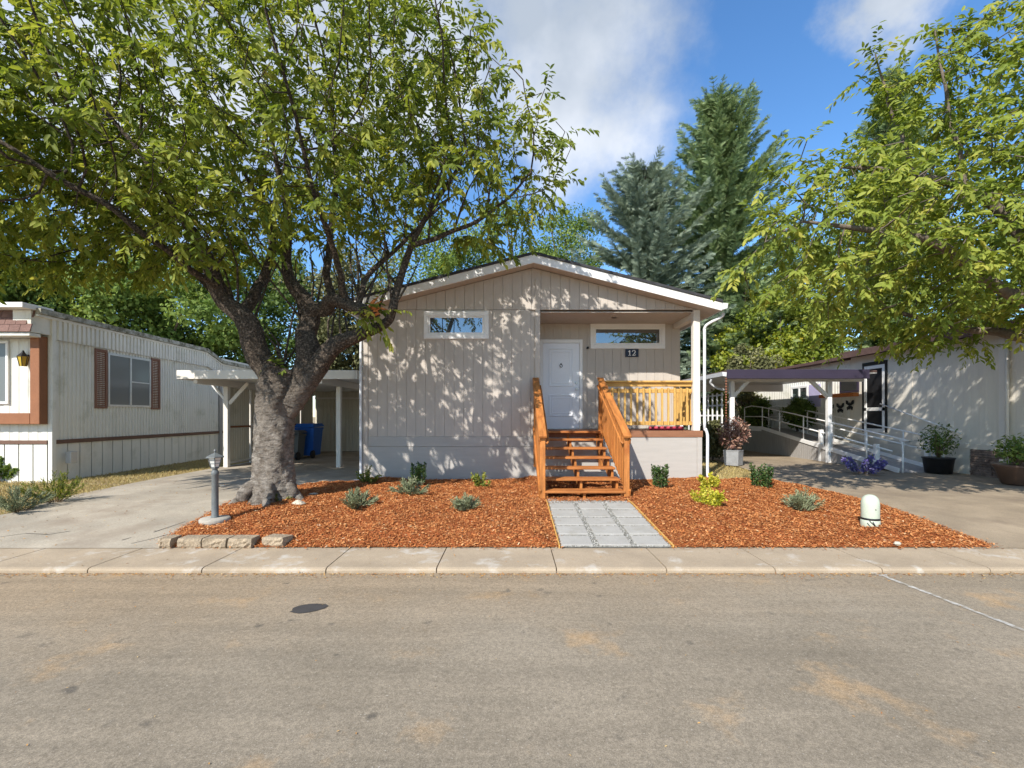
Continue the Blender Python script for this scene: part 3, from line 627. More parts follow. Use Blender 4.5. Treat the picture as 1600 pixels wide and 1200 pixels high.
mt = MB().tube([(3.0, YF + .30, 1.10), (3.75, YF + .30, 1.10)], .045, 10); mt.build('rolled_mat', M['mat_red'], None, at=(3.4, YF + .3, 1.056), label='red and purple rolled mat lying on the porch deck behind the railing', cat='mat')

# ------------------------------------------------------------------ entry stairs
SX0, SX1, RUN, RISE, S0 = .50, 1.87, .355, .1515, 7.42
st = thing('entry_stairs', (1.18, 8.5, 0), 'orange stained wooden open riser stairs leading up to the porch', 'stairs')
for i in range(6):
    yf = S0 + i * RUN - .04; z = RISE * (i + 1)
    m = MB(); m.box(SX0 + .03, SX1 - .03, yf, yf + .14, z - .038, z, .006); m.build('tread', M['tread'], st)
    m = MB(); m.box(SX0 + .03, SX1 - .03, yf + .147, yf + .287, z - .038, z, .006); m.build('tread', M['tread'], st)
B('tread', M['tread'], st, SX0 + .03, SX1 - .03, S0 + 6 * RUN - .1, YF - .025, 1.015, 1.057, .006)
for x in (SX0 + .05, (SX0 + SX1) / 2 - .02, SX1 - .09):
    pts = [(S0 + .02, -.03)]
    for i in range(6): pts += [(S0 + .02 + i * RUN, RISE * (i + 1) - .04), (S0 + .02 + (i + 1) * RUN, RISE * (i + 1) - .04)]
    pts += [(YF - .03, .98), (YF - .03, .72), (S0 + .35, -.03)]
    MB().prism(pts, 'x', x, x + .04).build('stringer', M['stainv'], st)
for x, sg in ((SX0, -1), (SX1, 1)):
    MB().box(x - .045, x + .045, S0 - .02, S0 + .07, -.03, 1.02, .006).build('newel_post', M['stainv'], st)
    MB().box(x - .045, x + .045, YF - .12, YF - .03, .3, 2.1, .006).build('newel_post', M['stainv'], st)
    MB().bar((x, S0 - .08, 1.03), (x, YF - .02, 2.17), .13, .038).build('handrail', M['stain'], st)
    MB().bar((x + sg * .045, S0 - .02, .95), (x + sg * .045, YF - .02, 2.08), .036, .09).build('rail', M['stain'], st)
    MB().bar((x + sg * .045, S0 - .02, .10), (x + sg * .045, YF - .02, 1.10), .036, .14).build('rail', M['stain'], st)
    MB().tube(*smoothpath([(x - sg * .06, S0 - .02, .92), (x - sg * .09, S0 + .02, .96), (x - sg * .09, S0 + .3, 1.11), (x - sg * .09, YF - .2, 2.0)], [.019] * 4), 8).build('grab_rail', M['stain'], st)
    n = 17
    for i in range(n):
        y = S0 + .13 + i * (YF - .15 - S0 - .13) / (n - 1); t = (y - S0) / (YF - S0)
        z0, z1 = .06 + t * 1.02, .97 + t * 1.13
        MB().box(x + sg * .008, x + sg * .026, y - .042, y + .042, z0, z1, .004).build('baluster', M['stainv'], st)
# ------------------------------------------------------------------ left neighbour
LX, LY = -9.70, 9.55
def lx(Y): return LX - .056 * (Y - LY)
dl = np.array((-.056, 1.0)); dl /= np.linalg.norm(dl); LE = 20.0; nl_ = np.array((dl[1], -dl[0]))
lh = thing('mobile_home', (LX, LY, 0), 'weathered white ribbed mobile home with brown trim left of the driveway', 'house')
a0 = (lx(LY + .08), LY + .08); a1 = (lx(LE), LE)
def drop(t): return 0 if t < 5.2 else min(.28, (t - 5.2) * .32)
m = MB(); m.ribbed(a0, a1, .86, 2.98, .10, .022, nl_); m.build('side_wall', M['ribwhite'], lh)
m = MB(); m.ribbed((a0[0] + .05, a0[1]), (a1[0] + .05, a1[1]), lambda t: 2.98 - drop(t) * .9, lambda t: 3.42 - drop(t), .115, .035, nl_, .35); m.build('upper_wall', M['ribwhite'], lh)
def along(t, off=0, z=0): q = np.array((lx(LY), LY)) + dl * t + nl_ * off; return (q[0], q[1], z)
for (t0, t1, za, zb) in ((-.35, 5.2, 3.50, 3.50), (5.2, 6.1, 3.50, 3.22), (6.1, 10.4, 3.22, 3.22)):
    MB().bar(along(t0, .07, za), along(t1, .07, zb), .16, .11).build('roof_edge', M['mossroof'], lh)
    MB().bar(along(t0, .05, za - .085), along(t1, .05, zb - .085), .10, .05).build('eave_trim', M['ribwhite'], lh)
m = MB(); m.bar(along(.05, .025, .82), along(10.4, .025, .82), .05, .085); m.build('trim_band', M['brownband'], lh)
# skirting panels, one by one
t = .1; sp_ = .30
sk = MB().box(0, .01, -sp_ / 2 + .009, sp_ / 2 - .009, -.12, .775, .004); skm = bpy.data.meshes.new('skirting_panel'); skm.from_pydata(sk.v, [], sk.f); skm.materials.append(M['ribwhite'])
while t < 10:
    q = along(t + sp_ / 2, .0); o = link('skirting_panel', skm, lh, (q[0], q[1], 0)); o.rotation_euler.z = math.atan2(.056, 1) ; t += sp_
MB().box(LX - .03, LX + .06, LY - .01, LY + .08, -.1, 3.42, .005).build('corner_post', M['ribwhite'], lh)
q = along(6.05, .03); MB().box(q[0] - .02, q[0] + .05, q[1] - .06, q[1] + .06, -.1, 3.2, .004).build('corner_post', M['graywood'], lh)
# side window with shutters
def sidebox(m, t0, t1, z0, z1, o0, o1, ch=.003):
    V = []; F = [(0, 2, 3, 1), (4, 5, 7, 6), (0, 1, 5, 4), (2, 6, 7, 3), (0, 4, 6, 2), (1, 3, 7, 5)]
    for z in (z0, z1):
        for o in (o0, o1):
            for t in (t0, t1): V.append(along(t, o, z))
    m.add(V, F)
t0, t1, z0, z1 = 1.42, 2.82, 1.60, 2.90
m = MB()
for (u0, u1, v0, v1) in ((t0, t1, z1 - .05, z1), (t0, t1, z0, z0 + .05), (t0, t0 + .05, z0 + .051, z1 - .051), (t1 - .05, t1, z0 + .051, z1 - .051), (2.10, 2.15, z0 + .051, z1 - .051), (2.151, t1 - .051, 2.23, 2.26)): sidebox(m, u0, u1, v0, v1, .0, .05)
wn_ = m.build('window', M['aluminium'], lh)
m = MB(); sidebox(m, t0 + .05, 2.10, z0 + .05, z1 - .05, .028, .034); m.build('pane', M['glassdim'], wn_)
m = MB(); sidebox(m, 2.15, t1 - .05, z0 + .05, z1 - .05, .034, .040); m.build('pane', M['glassdim'], wn_)
for u0, u1 in ((t0 - .36, t0 - .02), (t1 + .02, t1 + .36)):
    m = MB(); sidebox(m, u0, u0 + .05, z0 - .05, z1 + .05, .01, .05); sidebox(m, u1 - .05, u1, z0 - .05, z1 + .05, .01, .05); sidebox(m, u0 + .05, u1 - .05, z1, z1 + .05, .01, .05); sidebox(m, u0 + .05, u1 - .05, z0 - .05, z0, .01, .05)
    sh = m.build('shutter', M['shutter'], lh)
    m = MB(); z = z0 + .01
    while z < z1 - .02: sidebox(m, u0 + .05, u1 - .05, z, z + .028, .012, .034); z += .045
    m.build('louvre', M['shutter'], sh)
MB().box(-9.62, -9.50, LY + .25, LY + .40, .35, .60, .004).build('vent', M['aluminium'], lh)
# street front: white ribs, boxed window bay in brown, shingled mansard
fx0 = -15.5
MB().prism([(fx0, LY + .05), (LX - .06, LY + .05), (lx(20) - .06, 20), (fx0, 20)], 'z', -.1, 3.38).build('wall', M['ribwhite'], lh)
m = MB(); m.ribbed((fx0, LY), (LX - .03, LY), .86, 3.0, .20, .012, (0, -1)); m.build('front_wall', M['ribwhite'], lh)
MB().box(fx0, LX - .031, LY - .03, LY + .0, .78, .86, .004).build('trim_band', M['brownband'], lh)
x = LX - .04 - .15; fk = MB().box(-.140, .140, -.012, 0, -.12, .775, .003); fkm = bpy.data.meshes.new('skirting_panel'); fkm.from_pydata(fk.v, [], fk.f); fkm.materials.append(M['ribwhite'])
while x > -13: link('skirting_panel', fkm, lh, (x, LY, 0)); x -= .30
MB().box(-9.92, -9.722, LY - .19, LY - .014, 1.20, 3.02, .008).build('bay_surround', M['browntrim'], lh)
MB().box(fx0, -9.922, LY - .19, LY - .014, 1.20, 1.43, .008).build('bay_surround', M['browntrim'], lh)
MB().box(fx0, LX + .02, LY - .42, LY - .195, 2.98, 3.05, .008).build('bay_soffit', M['ribwhite'], lh)
w0 = MB(); frame_rect(w0, -12.6, -10.53, 1.62, 2.94, .05, LY - .05, LY - .013); w0 = w0.build('window', M['white'], lh); B('pane', M['glassdim'], w0, -12.55, -10.58, LY - .03, LY - .024, 1.67, 2.89)
MB().box(-10.95, -10.9, LY - .06, LY - .04, 1.67, 2.89).build('mullion', M['white'], w0)
MB().bar((fx0, LY - .30, 3.56), (LX + .08, LY - .30, 3.56), .62, .10).build('roof_edge', M['white'], lh)
MB().box(LX - .34, LX + .03, LY - .40, LY + .0, 3.06, 3.5, .004).build('eave_end', M['ribwhite'], lh)
for r_ in range(3):
    x = LX + .06 - (.11 if r_ % 2 else 0)
    while x > -13:
        zb = 3.06 + r_ * .15; V = []
        w = .215; x0, x1 = x - w + .004, min(x, LX + .06)
        ya, yb = LY - .46 + r_ * .035, LY - .425 + r_ * .035
        MB().add([(x0, ya, zb), (x1, ya, zb), (x1, yb + .012, zb + .165), (x0, yb + .012, zb + .165), (x0, ya + .014, zb), (x1, ya + .014, zb), (x1, yb + .03, zb + .165), (x0, yb + .03, zb + .165)], [(0, 1, 2, 3), (0, 4, 5, 1), (1, 5, 6, 2), (2, 6, 7, 3), (3, 7, 4, 0), (4, 7, 6, 5)]).build('shingle', M['mansard'], lh)
        x -= w + .004
lan = MB().lathe([(.05, 0), (.085, .19), (.09, .20), (.03, .27), (.012, .33)], (LX - .43, LY - .12, 2.40), 6, False).build('wall_lantern', M['amber'], lh)
m = MB()
for i in range(6):
    a = math.pi / 3 * i; m.bar((LX - .43 + .053 * math.cos(a), LY - .12 + .053 * math.sin(a), 2.40), (LX - .43 + .09 * math.cos(a), LY - .12 + .09 * math.sin(a), 2.595), .012)
m.lathe([(.1, 0), (.035, .075), (.012, .13)], (LX - .43, LY - .12, 2.60), 6, False); m.box(LX - .445, LX - .415, LY - .12, LY - .01, 2.62, 2.65); m.build('cage', M['black'], lan)

# ------------------------------------------------------------------ left carport and store
cp = thing('carport', (-6.0, 12.2, 0), 'cream flat roofed carport on posts behind the large tree', 'carport')
MB().box(-7.95, -3.75, 10.9, 18.0, 2.33, 2.41, .004).build('roof', M['white'], cp)
MB().box(-7.98, -3.72, 10.82, 10.895, 2.25, 2.46, .006).build('fascia_board', M['trim'], cp)
MB().box(-3.745, -3.68, 10.82, 18.0, 2.25, 2.46, .006).build('fascia_board', M['trim'], cp)
MB().box(-8.02, -7.96, 10.9, 18.0, 2.25, 2.44, .006).build('fascia_board', M['white'], cp)
for x in (-7.62, -4.62):
    MB().box(x - .06, x + .06, 12.1, 12.22, -.02, 2.15, .006).build('post', M['trim'], cp)
    MB().box(x - .05, x + .05, 10.95, 17.6, 2.15, 2.325, .006).build('beam', M['trim'], cp)
MB().bar((-7.62, 12.16, 1.75), (-8.0, 12.16, 2.2), .05, .06).build('brace', M['white'], cp)
MB().bar((-7.55, 12.16, 1.7), (-7.05, 12.16, 2.25), .05, .09).build('brace', M['trim'], cp)
x = -7.68
for i in range(5):                                    # screen of ribbed sheets down the left side
    y0 = 12.3 + i * 1.06; m = MB(); m.ribbed((x, y0 + .03), (x, y0 + 1.0), .14, 1.05, .11, .012, (1, 0)); m.ribbed((x, y0 + .03), (x, y0 + 1.0), 1.1, 2.14, .11, .012, (1, 0)); m.build('screen_panel', M['ribcream'], cp)
    MB().box(x - .02, x + .04, y0 - .03, y0 + .03, 0, 2.14, .004).build('post', M['trim'], cp)
for z in (.10, 1.075, 2.16): MB().box(x - .015, x + .03, 12.3, 17.6, z - .025, z + .025, .003).build('rail', M['browntrim' if z == 1.075 else 'trim'], cp)
shed = thing('storage_shed', (-5.4, 17.7, 0), 'cream ribbed metal storage shed at the back of the carport', 'shed')
m = MB(); m.ribbed((-7.65, 17.7), (-3.0, 17.7), .0, 2.04, .14, .015, (0, -1)); m.build('wall', M['ribcream'], shed)
MB().box(-7.65, -3.0, 17.73, 20, 0, 2.3).build('body', M['ribcream'], shed)
m = MB(); m.ribbed((-7.65, 17.69), (-3.0, 17.69), 2.08, 2.32, .14, .015, (0, -1)); m.build('header', M['ribcream'], shed)
MB().box(-7.65, -3.0, 17.64, 17.7, 2.03, 2.09, .004).build('trim', M['trim'], shed)
m = MB(); m.ribbed((-4.75, 17.64), (-3.3, 17.64), .06, 2.0, .09, .015, (0, -1)); dr = m.build('door', M['ribcream'], shed)
m = MB(); frame_rect(m, -4.8, -3.25, .03, 2.03, .05, 17.62, 17.66); m.build('frame', M['trim'], dr)
B('sill', M['white'], shed, -4.9, -3.1, 17.5, 17.63, .02, .12, .004)
# bins
def bin_(x, y, w, d, h, mt, label):
    b = thing('wheeled_bin', (x, y, 0), label, 'bin', 'bins under the carport')
    m = MB(); k = .8; zb, zt = .08, h * .88
    V = []
    for z, s in ((zb, k), (zt, 1.0)):
        V += [(x - w / 2 * s, y - d / 2 * s, z), (x + w / 2 * s, y - d / 2 * s, z), (x + w / 2 * s, y + d / 2 * s, z), (x - w / 2 * s, y + d / 2 * s, z)]
    m.add(V, [(3, 2, 1, 0), (0, 1, 5, 4), (1, 2, 6, 5), (2, 3, 7, 6), (3, 0, 4, 7)]); m.box(x - w / 2 - .02, x + w / 2 + .02, y - d / 2 - .02, y + d / 2 + .02, zt - .07, zt, .01); m.build('body', mt, b)
    l = MB(); l.add([(x - w / 2 - .03, y - d / 2 - .04, zt + .01), (x + w / 2 + .03, y - d / 2 - .04, zt + .01), (x + w / 2 + .03, y + d / 2 + .06, zt + .04), (x - w / 2 - .03, y + d / 2 + .06, zt + .04), (x - w / 2 + .03, y - d / 2 + .03, h), (x + w / 2 - .03, y - d / 2 + .03, h), (x + w / 2 - .03, y + d / 2, h), (x - w / 2 + .03, y + d / 2, h)],
          [(0, 3, 2, 1), (0, 1, 5, 4), (1, 2, 6, 5), (2, 3, 7, 6), (3, 0, 4, 7), (4, 5, 6, 7)]); l.build('lid', mt, b)
    for s in (-1, 1):
        wl = MB().tube([(x + s * w * .38, y - d / 2 + .02, .13), (x + s * (w * .38 + .06), y - d / 2 + .02, .13)], .13, 16).build('wheel', M['black'], b)
    MB().tube([(x - w * .4, y - d / 2 - .06, zt - .02), (x + w * .4, y - d / 2 - .06, zt - .02)], .016, 8).build('handle', mt, b)
bin_(-6.72, 15.1, .60, .72, 1.12, M['bluebin'], 'tall blue wheeled bin under the carport behind the tree')
bin_(-6.82, 14.25, .50, .50, .92, M['greybin'], 'grey wheeled bin standing in front of the blue bin')

# ------------------------------------------------------------------ right neighbour
RX = 10.7
rh = thing('neighbour_home', (RX, 12, 0), 'cream mobile home with stone skirting and dark screen door on the right', 'house')
MB().box(RX + .02, 16, 8.7, 24, 0, 3.2).build('body', M['rightwall'], rh)
m = MB(); m.ribbed((RX, 12.15), (RX, 8.7), .72, 3.2, .40, .006, (-1, 0), .9); m.build('wall', M['rightwall'], rh)
m = MB(); m.ribbed((RX, 24), (RX, 14.4), .72, 3.2, .12, .012, (-1, 0), .6); m.build('wall', M['ribwhite'], rh)
MB().box(RX - .01, RX + .01, 12.15, 14.4, .72, 3.2).build('wall', M['rightwall'], rh)
MB().box(RX - .35, 16.3, 8.5, 14.35, 3.24, 3.36, .006).build('roof', M['darkroof'], rh)
MB().box(RX - .33, 16.3, 14.36, 24, 3.14, 3.24, .006).build('roof', M['darkroof'], rh)
MB().box(RX - .37, RX - .352, 8.5, 14.35, 3.16, 3.35, .004).build('fascia_board', M['darkroof'], rh)
MB().box(RX - .03, RX + .0, 8.68, 24, .60, .72, .004).build('trim_band', M['rightwall'], rh)
MB().box(RX - .035, RX + .02, 9.85, 9.97, .0, 3.2, .004).build('corner_post', M['trim'], rh)
MB().tube([(RX - .06, 9.78, 3.15), (RX - .06, 9.78, .1)], .03, 8).build('downspout', M['trim'], rh)
MB().box(RX - .02, RX + .0, 10.62, 24, .0, .60, .004).build('skirting', M['rightwall'], rh)
B('skirting', M['dark'], rh, RX - .005, RX + .01, 8.7, 10.6, 0, .6)
y = 8.7; rows_ = 11
for r_ in range(rows_):
    y = 8.68 - R.random() * .2; z = r_ * .054
    while y < 10.58:
        L = R.uniform(.10, .30); y1 = min(y + L, 10.6)
        if y1 - y > .03 and y1 > 8.72: MB().box(RX - .012 - R.uniform(.01, .04), RX, max(y, 8.7) + .003, y1 - .003, z + .003, z + .051, .005).build('stone', M['stone'], rh)
        y = y1
y0, y1 = 12.95, 13.85
dm = MB()
for (a, b, c, d) in ((y0, y1, 2.87, 2.97), (y0, y0 + .06, .9, 2.868), (y1 - .06, y1, .9, 2.868)): dm.box(RX - .05, RX - .011, a, b, c, d, .004)
dd = dm.build('screen_door', M['black'], rh)
m = MB()
for (a, b, c, d) in ((y0 + .07, y1 - .07, 2.76, 2.86), (y0 + .07, y1 - .07, 1.52, 1.62), (y0 + .07, y1 - .07, .9, 1.0), (y0 + .07, y0 + .16, 1.001, 2.759), (y1 - .16, y1 - .07, 1.001, 2.759)): m.box(RX - .045, RX - .012, a, b, c, d, .004)
m.build('frame', M['white'], dd)
B('mesh', M['screen'], dd, RX - .025, RX - .015, y0 + .16, y1 - .16, 1.62, 2.76); B('lower_panel', M['screen'], dd, RX - .025, RX - .015, y0 + .16, y1 - .16, 1.0, 1.52)
wq = MB(); wq.box(RX - .05, RX - .012, 14.0, 14.8, 2.12, 2.56, .004); wq = wq.build('window', M['purple'], rh); B('pane', M['glass'], wq, RX - .056, RX - .051, 14.06, 14.74, 2.17, 2.51)
wq = MB()
for (a, b, c, d) in ((16.4, 17.4, 2.40, 2.48), (16.4, 17.4, 1.72, 1.80), (16.4, 16.48, 1.801, 2.399), (17.32, 17.4, 1.801, 2.399), (16.86, 16.94, 1.801, 2.399)): wq.box(RX - .05, RX - .013, a, b, c, d, .004)
wq = wq.build('window', M['white'], rh); B('pane', M['glass'], wq, RX - .03, RX - .02, 16.48, 17.32, 1.8, 2.4)
B('shutter', M['lilac'], rh, RX - .04, RX - .013, 15.75, 16.36, 1.70, 2.48, .004)
# butterflies on the wall
def butterfly(y, z, s, lab):
    m = MB(); x = RX - .03
    for sg in (-1, 1):
        up = [(.0, .02), (.10, .16), (.17, .17), (.16, .06), (.05, .0)]; lo = [(.0, .0), (.06, -.01), (.13, -.06), (.10, -.15), (.03, -.10)]
        for pl in (up, lo): m.prism([(y + sg * p[0] * s, z + p[1] * s) for p in pl], 'x', x - .012, x)
    m.tube([(x - .008, y, z - .11 * s), (x - .008, y, z + .1 * s)], .012, 6)
    m.build('butterfly_ornament', M['black'], None, at=(x, y, z), label=lab, cat='ornament', group='butterflies on the wall')
butterfly(15.26, 1.58, 1.0, 'dark butterfly ornament on the wall, farthest from the screen door'); butterfly(14.79, 1.62, 1.0, 'dark butterfly ornament in the middle of the three on the wall'); butterfly(14.37, 1.70, 1.0, 'dark butterfly ornament on the wall, nearest the screen door')
wb = MB(); wb.box(RX - .26, RX - .06, 13.95, 15.5, 1.98, 2.09, .01); wb.build('window_box', M['orangewood'], None, at=(RX - .2, 14.7, 1.98), label='brown window box under the small purple window', cat='planter')
# purple carport
rc = thing('carport', (8, 13.2, 0), 'low carport with purple fascia beam and white timbers on the right', 'carport')
MB().box(6.05, 10.05, 12.78, 12.83, 2.42, 2.68, .006).build('fascia_board', M['purple'], rc)
m = MB(); m.ribbed((6.05, 12.84), (10.3, 12.84), 2.60, 2.61, .2, 0, (0, -1)); MB().box(6.05, 10.3, 12.84, 19.5, 2.60, 2.66, .004).build('roof', M['darkroof'], rc)
MB().box(6.07, 10.3, 12.85, 19.5, 2.575, 2.597).build('ceiling', M['white'], rc)
MB().box(6.2, 10.3, 13.3, 13.42, 2.38, 2.57, .005).build('beam', M['trim'], rc)
MB().box(6.2, 10.3, 17.3, 17.42, 2.30, 2.57, .005).build('beam', M['trim'], rc)
for (x, y) in ((9.3, 13.36), (6.45, 13.36), (6.45, 17.36)):
    MB().box(x - .06, x + .06, y - .06, y + .06, 0, 2.38, .006).build('post', M['white'], rc)
    MB().bar((x, y, 1.9), (x - .55 if x > 7 else x + .5, y, 2.42), .08, .10).build('brace', M['white'], rc)
MB().prism([(5.93, 2.50), (6.03, 2.48), (6.04, 2.60), (5.91, 2.61)], 'y', 12.8, 19.4).build('gutter', M['gutter'], rc)
MB().tube(*smoothpath([(5.98, 13.6, 2.48), (5.98, 13.7, 2.35), (6.2, 13.7, 2.2), (6.35, 13.6, 2.15)], [.035] * 4), 8).build('downspout', M['gutter'], rc)
m = MB(); z = 2.45
while z > .85: m.lathe([(.012, 0), (.030, .045), (.012, .055)], (6.05, 12.86, z - .06), 8); z -= .075
m.build('rain_chain', M['chain'], None, at=(6.05, 12.86, .8), label='copper rain chain hanging from the corner of the purple carport', cat='rain chain')
tl = thing('trellis', (6.6, 15.5, 0), 'white trellis panel at the left side of the purple carport', 'trellis')
for i in range(9): MB().box(6.50, 6.53, 14.1 + i * .33, 14.16 + i * .33, .3, 2.1).build('slat', M['white'], tl)
for i in range(6): MB().box(6.531, 6.55, 14.1, 16.8, .4 + i * .32, .45 + i * .32).build('slat', M['white'], tl)
# ramp
rp = thing('wheelchair_ramp', (9.8, 14, 0), 'grey wooden wheelchair ramp with white pipe handrails beside the right home', 'ramp')
RA, RB, Y0, Y1, ZT = 9.35, 10.32, 10.95, 17.0, .90
def rz(y): return .02 + (y - Y0) / (Y1 - Y0) * (ZT - .02) if y < Y1 else ZT
i = 0; y = Y0
while y < 18.4:
    y2 = y + .19; MB().bar(((RA + RB) / 2, y, rz(y) - .015), ((RA + RB) / 2, y2 - .012, rz(y2) - .015), RB - RA, .03, .003).build('deck_board', M['graywood'], rp); y = y2
y = 11.6
while y < 18.4:
    MB().box(RA - .025, RA - .003, y, y + .094, 0, rz(y) - .02, .003).build('skirting_board', M['graywood'], rp); y += .1
MB().bar((RA - .035, Y0, rz(Y0) + .03), (RA - .035, Y1, ZT + .03), .03, .12).build('kerb_board', M['white'], rp); MB().bar((RB + .02, Y0, rz(Y0) + .03), (RB + .02, Y1, ZT + .03), .03, .12).build('kerb_board', M['white'], rp)
MB().box(RA - .04, RA - .03, Y1, 18.4, ZT - .1, ZT + .08).build('kerb_board', M['white'], rp)
for x in (RA, RB):
    for hh_ in (.80, .45):
        p = [(x, 18.3, ZT + hh_), (x, Y1, ZT + hh_), (x, Y0 + .25, rz(Y0 + .25) + hh_)]
        if hh_ > .6: p += [(x, Y0 + .02, rz(Y0) + hh_ - .04), (x, Y0 - .06, rz(Y0) + hh_ - .16), (x, Y0 - .06, .0)]
        q, rr = smoothpath(p[:2] + p[2:], [.019] * len(p), 1 if hh_ < .6 else 3); MB().tube(q, .02, 8).build('handrail', M['white'], rp)
    for y in (12.0, 13.3, 14.6, 15.9, 17.0, 18.3): MB().tube([(x, y, rz(y)), (x, y, rz(y) + .8)], .018, 8).build('rail_post', M['white'], rp)
for (x, y, h) in ((RA + .02, 11.7, .62), (RA + .02, 13.8, .62), (RB - .0, 11.3, .70), (RB + .12, 11.2, .66)): MB().box(x - .05, x + .05, y - .05, y + .05, 0, rz(y) + h - .1, .006).build('post', M['white'], rp)
MB().tube([(RX - .10, 13.1, 1.72), (RX - .10, 10.75, .96)], .017, 8).build('wall_handrail', M['white'], rp)

# ------------------------------------------------------------------ small furniture of the garden
lp = thing('lamp_post', (-3.98, 6.1, gz(6.1)), 'short grey garden lamp post with lantern head near the tree', 'lamp post')
c = np.array((-3.98, 6.1, gz(6.1)))
MB().lathe([(.18, -.03), (.185, .05), (.17, .065), (.05, .068)], c + (0, 0, .02), 20).build('base', M['cement'], lp)
MB().lathe([(.052, 0), (.048, .05), (.043, .06), (.041, .60), (.047, .61), (.047, .65), (.036, .66), (.03, .685), (.05, .70)], c + (0, 0, .05), 16).build('post', M['lampgrey'], lp)
hd = MB().lathe([(.045, .0), (.052, .02), (.085, .135), (.088, .14)], c + (0, 0, .75), 6, False).build('lantern', M['lampglass'], lp)
m = MB()
for i in range(6):
    a = math.pi / 3 * i; m.bar(c + (.054 * math.cos(a), .054 * math.sin(a), .77), c + (.090 * math.cos(a), .090 * math.sin(a), .89), .010)
    a2 = a + math.pi / 3
    for f in (.35, .7):
        r0 = .054 + .036 * f; z0 = .77 + .12 * f; m.bar(c + (r0 * math.cos(a), r0 * math.sin(a), z0), c + (r0 * math.cos(a2), r0 * math.sin(a2), z0), .006)
m.lathe([(.052, -.01), (.056, .01)], c + (0, 0, .755), 6, False); m.build('cage', M['lampgrey'], hd)
MB().lathe([(.118, 0), (.115, .012), (.03, .055), (.012, .06), (.010, .075), (.02, .085), (.012, .10), (.003, .115)], c + (0, 0, .89), 6, False).build('cap', M['lampgrey'], hd)
MB().tube([c + (.03, .02, .50), c + (.14, .02, .515)], .008, 6).build('crossbar', M['lampgrey'], lp)
pd = thing('utility_pedestal', (4.55, 5.78, gz(5.78)), 'pale green domed utility pedestal in the bark by the right kerb', 'pedestal')
c = np.array((4.55, 5.78, gz(5.78) + .03))
MB().lathe([(0.1087, -.04), (0.1027, .13), (0.0974, .14)], c, 24).build('base', M['pedestal'], pd)
MB().lathe([(0.0974, .142), (0.0992, .15), (0.0992, .33), (0.0940, .37), (0.0800, .405), (0.0566, .43), (.03, .442), (.004, .445)], c, 24).build('dome', M['pedestal'], pd)
MB().lathe([(0.1009, .125), (0.1035, .13), (0.1035, .15), (0.1009, .155)], c, 24).build('strap', M['black'], pd)
MB().tube([c + (-.01, -.099, .27), c + (-.01, -.105, .27)], .006, 8).build('screw', M['black'], pd)
for k, (a0_, a1_, z0, z1) in enumerate(((-2.3, -.6, .13, .05), (-2.0, -.9, .12, .0), (-2.5, -1.2, .10, .02))):
    pts = [c + (.110 * math.cos(a0_ + (a1_ - a0_) * t), .110 * math.sin(a0_ + (a1_ - a0_) * t), z0 - .06 * math.sin(math.pi * t) + (z1 - z0) * t * .4) for t in np.linspace(0, 1, 10)]
    MB().tube(pts, .0045, 5).build('cable', M['black'], pd)
# retaining blocks
xs_ = [-3.98, -3.70, -3.41, -3.12, -2.74]
labs = ['leftmost, half buried', 'second from the left', 'third from the left', 'fourth from the left', 'rightmost, tilted, set apart from the row']
for i, x in enumerate(xs_):
    m = MB(); w = .27 if i else .14; nx, nz = 7, 4; rot = -.22 if i == 4 else R.uniform(-.04, .04)
    c = np.array((x, 5.30 + (.03 if i == 4 else 0), gz(5.3) - .01)); h = .115
    V = []; F = []
    for j in range(nz + 1):
        for k in range(nx + 1): V.append((-w / 2 + w * k / nx + (R.uniform(-.006, .006) if 0 < k < nx else 0), -.09 + R.uniform(-.014, .006) + (.015 if j in (0, nz) else 0), h * j / nz + (.012 * (k / nx) if i == 4 else 0)))
    b0 = len(V); V += [(-w / 2, .09, 0), (w / 2, .09, 0), (w / 2, .09, h), (-w / 2, .09, h)]
    for j in range(nz):
        for k in range(nx): q = j * (nx + 1) + k; F.append((q, q + 1, q + nx + 2, q + nx + 1))
    tl_ = nz * (nx + 1)
    F += [tuple(range(tl_, tl_ + nx + 1)) + (b0 + 2, b0 + 3), (b0, b0 + 1, b0 + 2, b0 + 3)[::-1], tuple(j * (nx + 1) for j in range(nz + 1))[::-1] + (b0, b0 + 3), tuple(j * (nx + 1) + nx for j in range(nz + 1)) + (b0 + 2, b0 + 1), tuple(range(nx, -1, -1)) + (b0, b0 + 1)]
    cs, sn = math.cos(rot), math.sin(rot)
    m.add([(c[0] + v[0] * cs - v[1] * sn, c[1] + v[0] * sn + v[1] * cs, c[2] + v[2]) for v in V], F)
    m.build('retaining_block', M['block'], None, at=c, label='tan split face edging block along the pavement, ' + labs[i], cat='block', group='edging blocks')
def rock(px, py, s, lab, sq=.5):
    x, y = gpx(px, py, .05 if py < 800 else gz(711 * 1.45 / (py - 650)) + .04); V, F = [], []
    import bmesh
    bm = bmesh.new(); bmesh.ops.create_icosphere(bm, subdivisions=2, radius=1)
    for v in bm.verts:
        d = v.co.copy(); k = 1 + .16 * math.sin(5 * d.x + px) * math.cos(4 * d.y + py) + .1 * math.sin(7 * d.z + px); v.co = Vector((d.x * s * k, d.y * s * .7 * k, max(d.z * s * sq * k, -.02)))
    me = bpy.data.meshes.new('rock'); bm.to_mesh(me); bm.free(); me.materials.append(M['rock'])
    o = link('rock', me, None, (x, y, gz(y) + .05)); setp(o, lab, 'rock', 'rocks in the bark')
rock(466, 786, .10, 'pale flat rock at the foot of the big tree, nearer the road'); rock(490, 772, .09, 'flat beige rock half buried behind the pale one by the tree', .25)
rock(498, 821, .035, 'small white stone in the bark between lamp post and path'); rock(1402, 851, .04, 'small cream stone on the bark edge by the utility pedestal', .6)
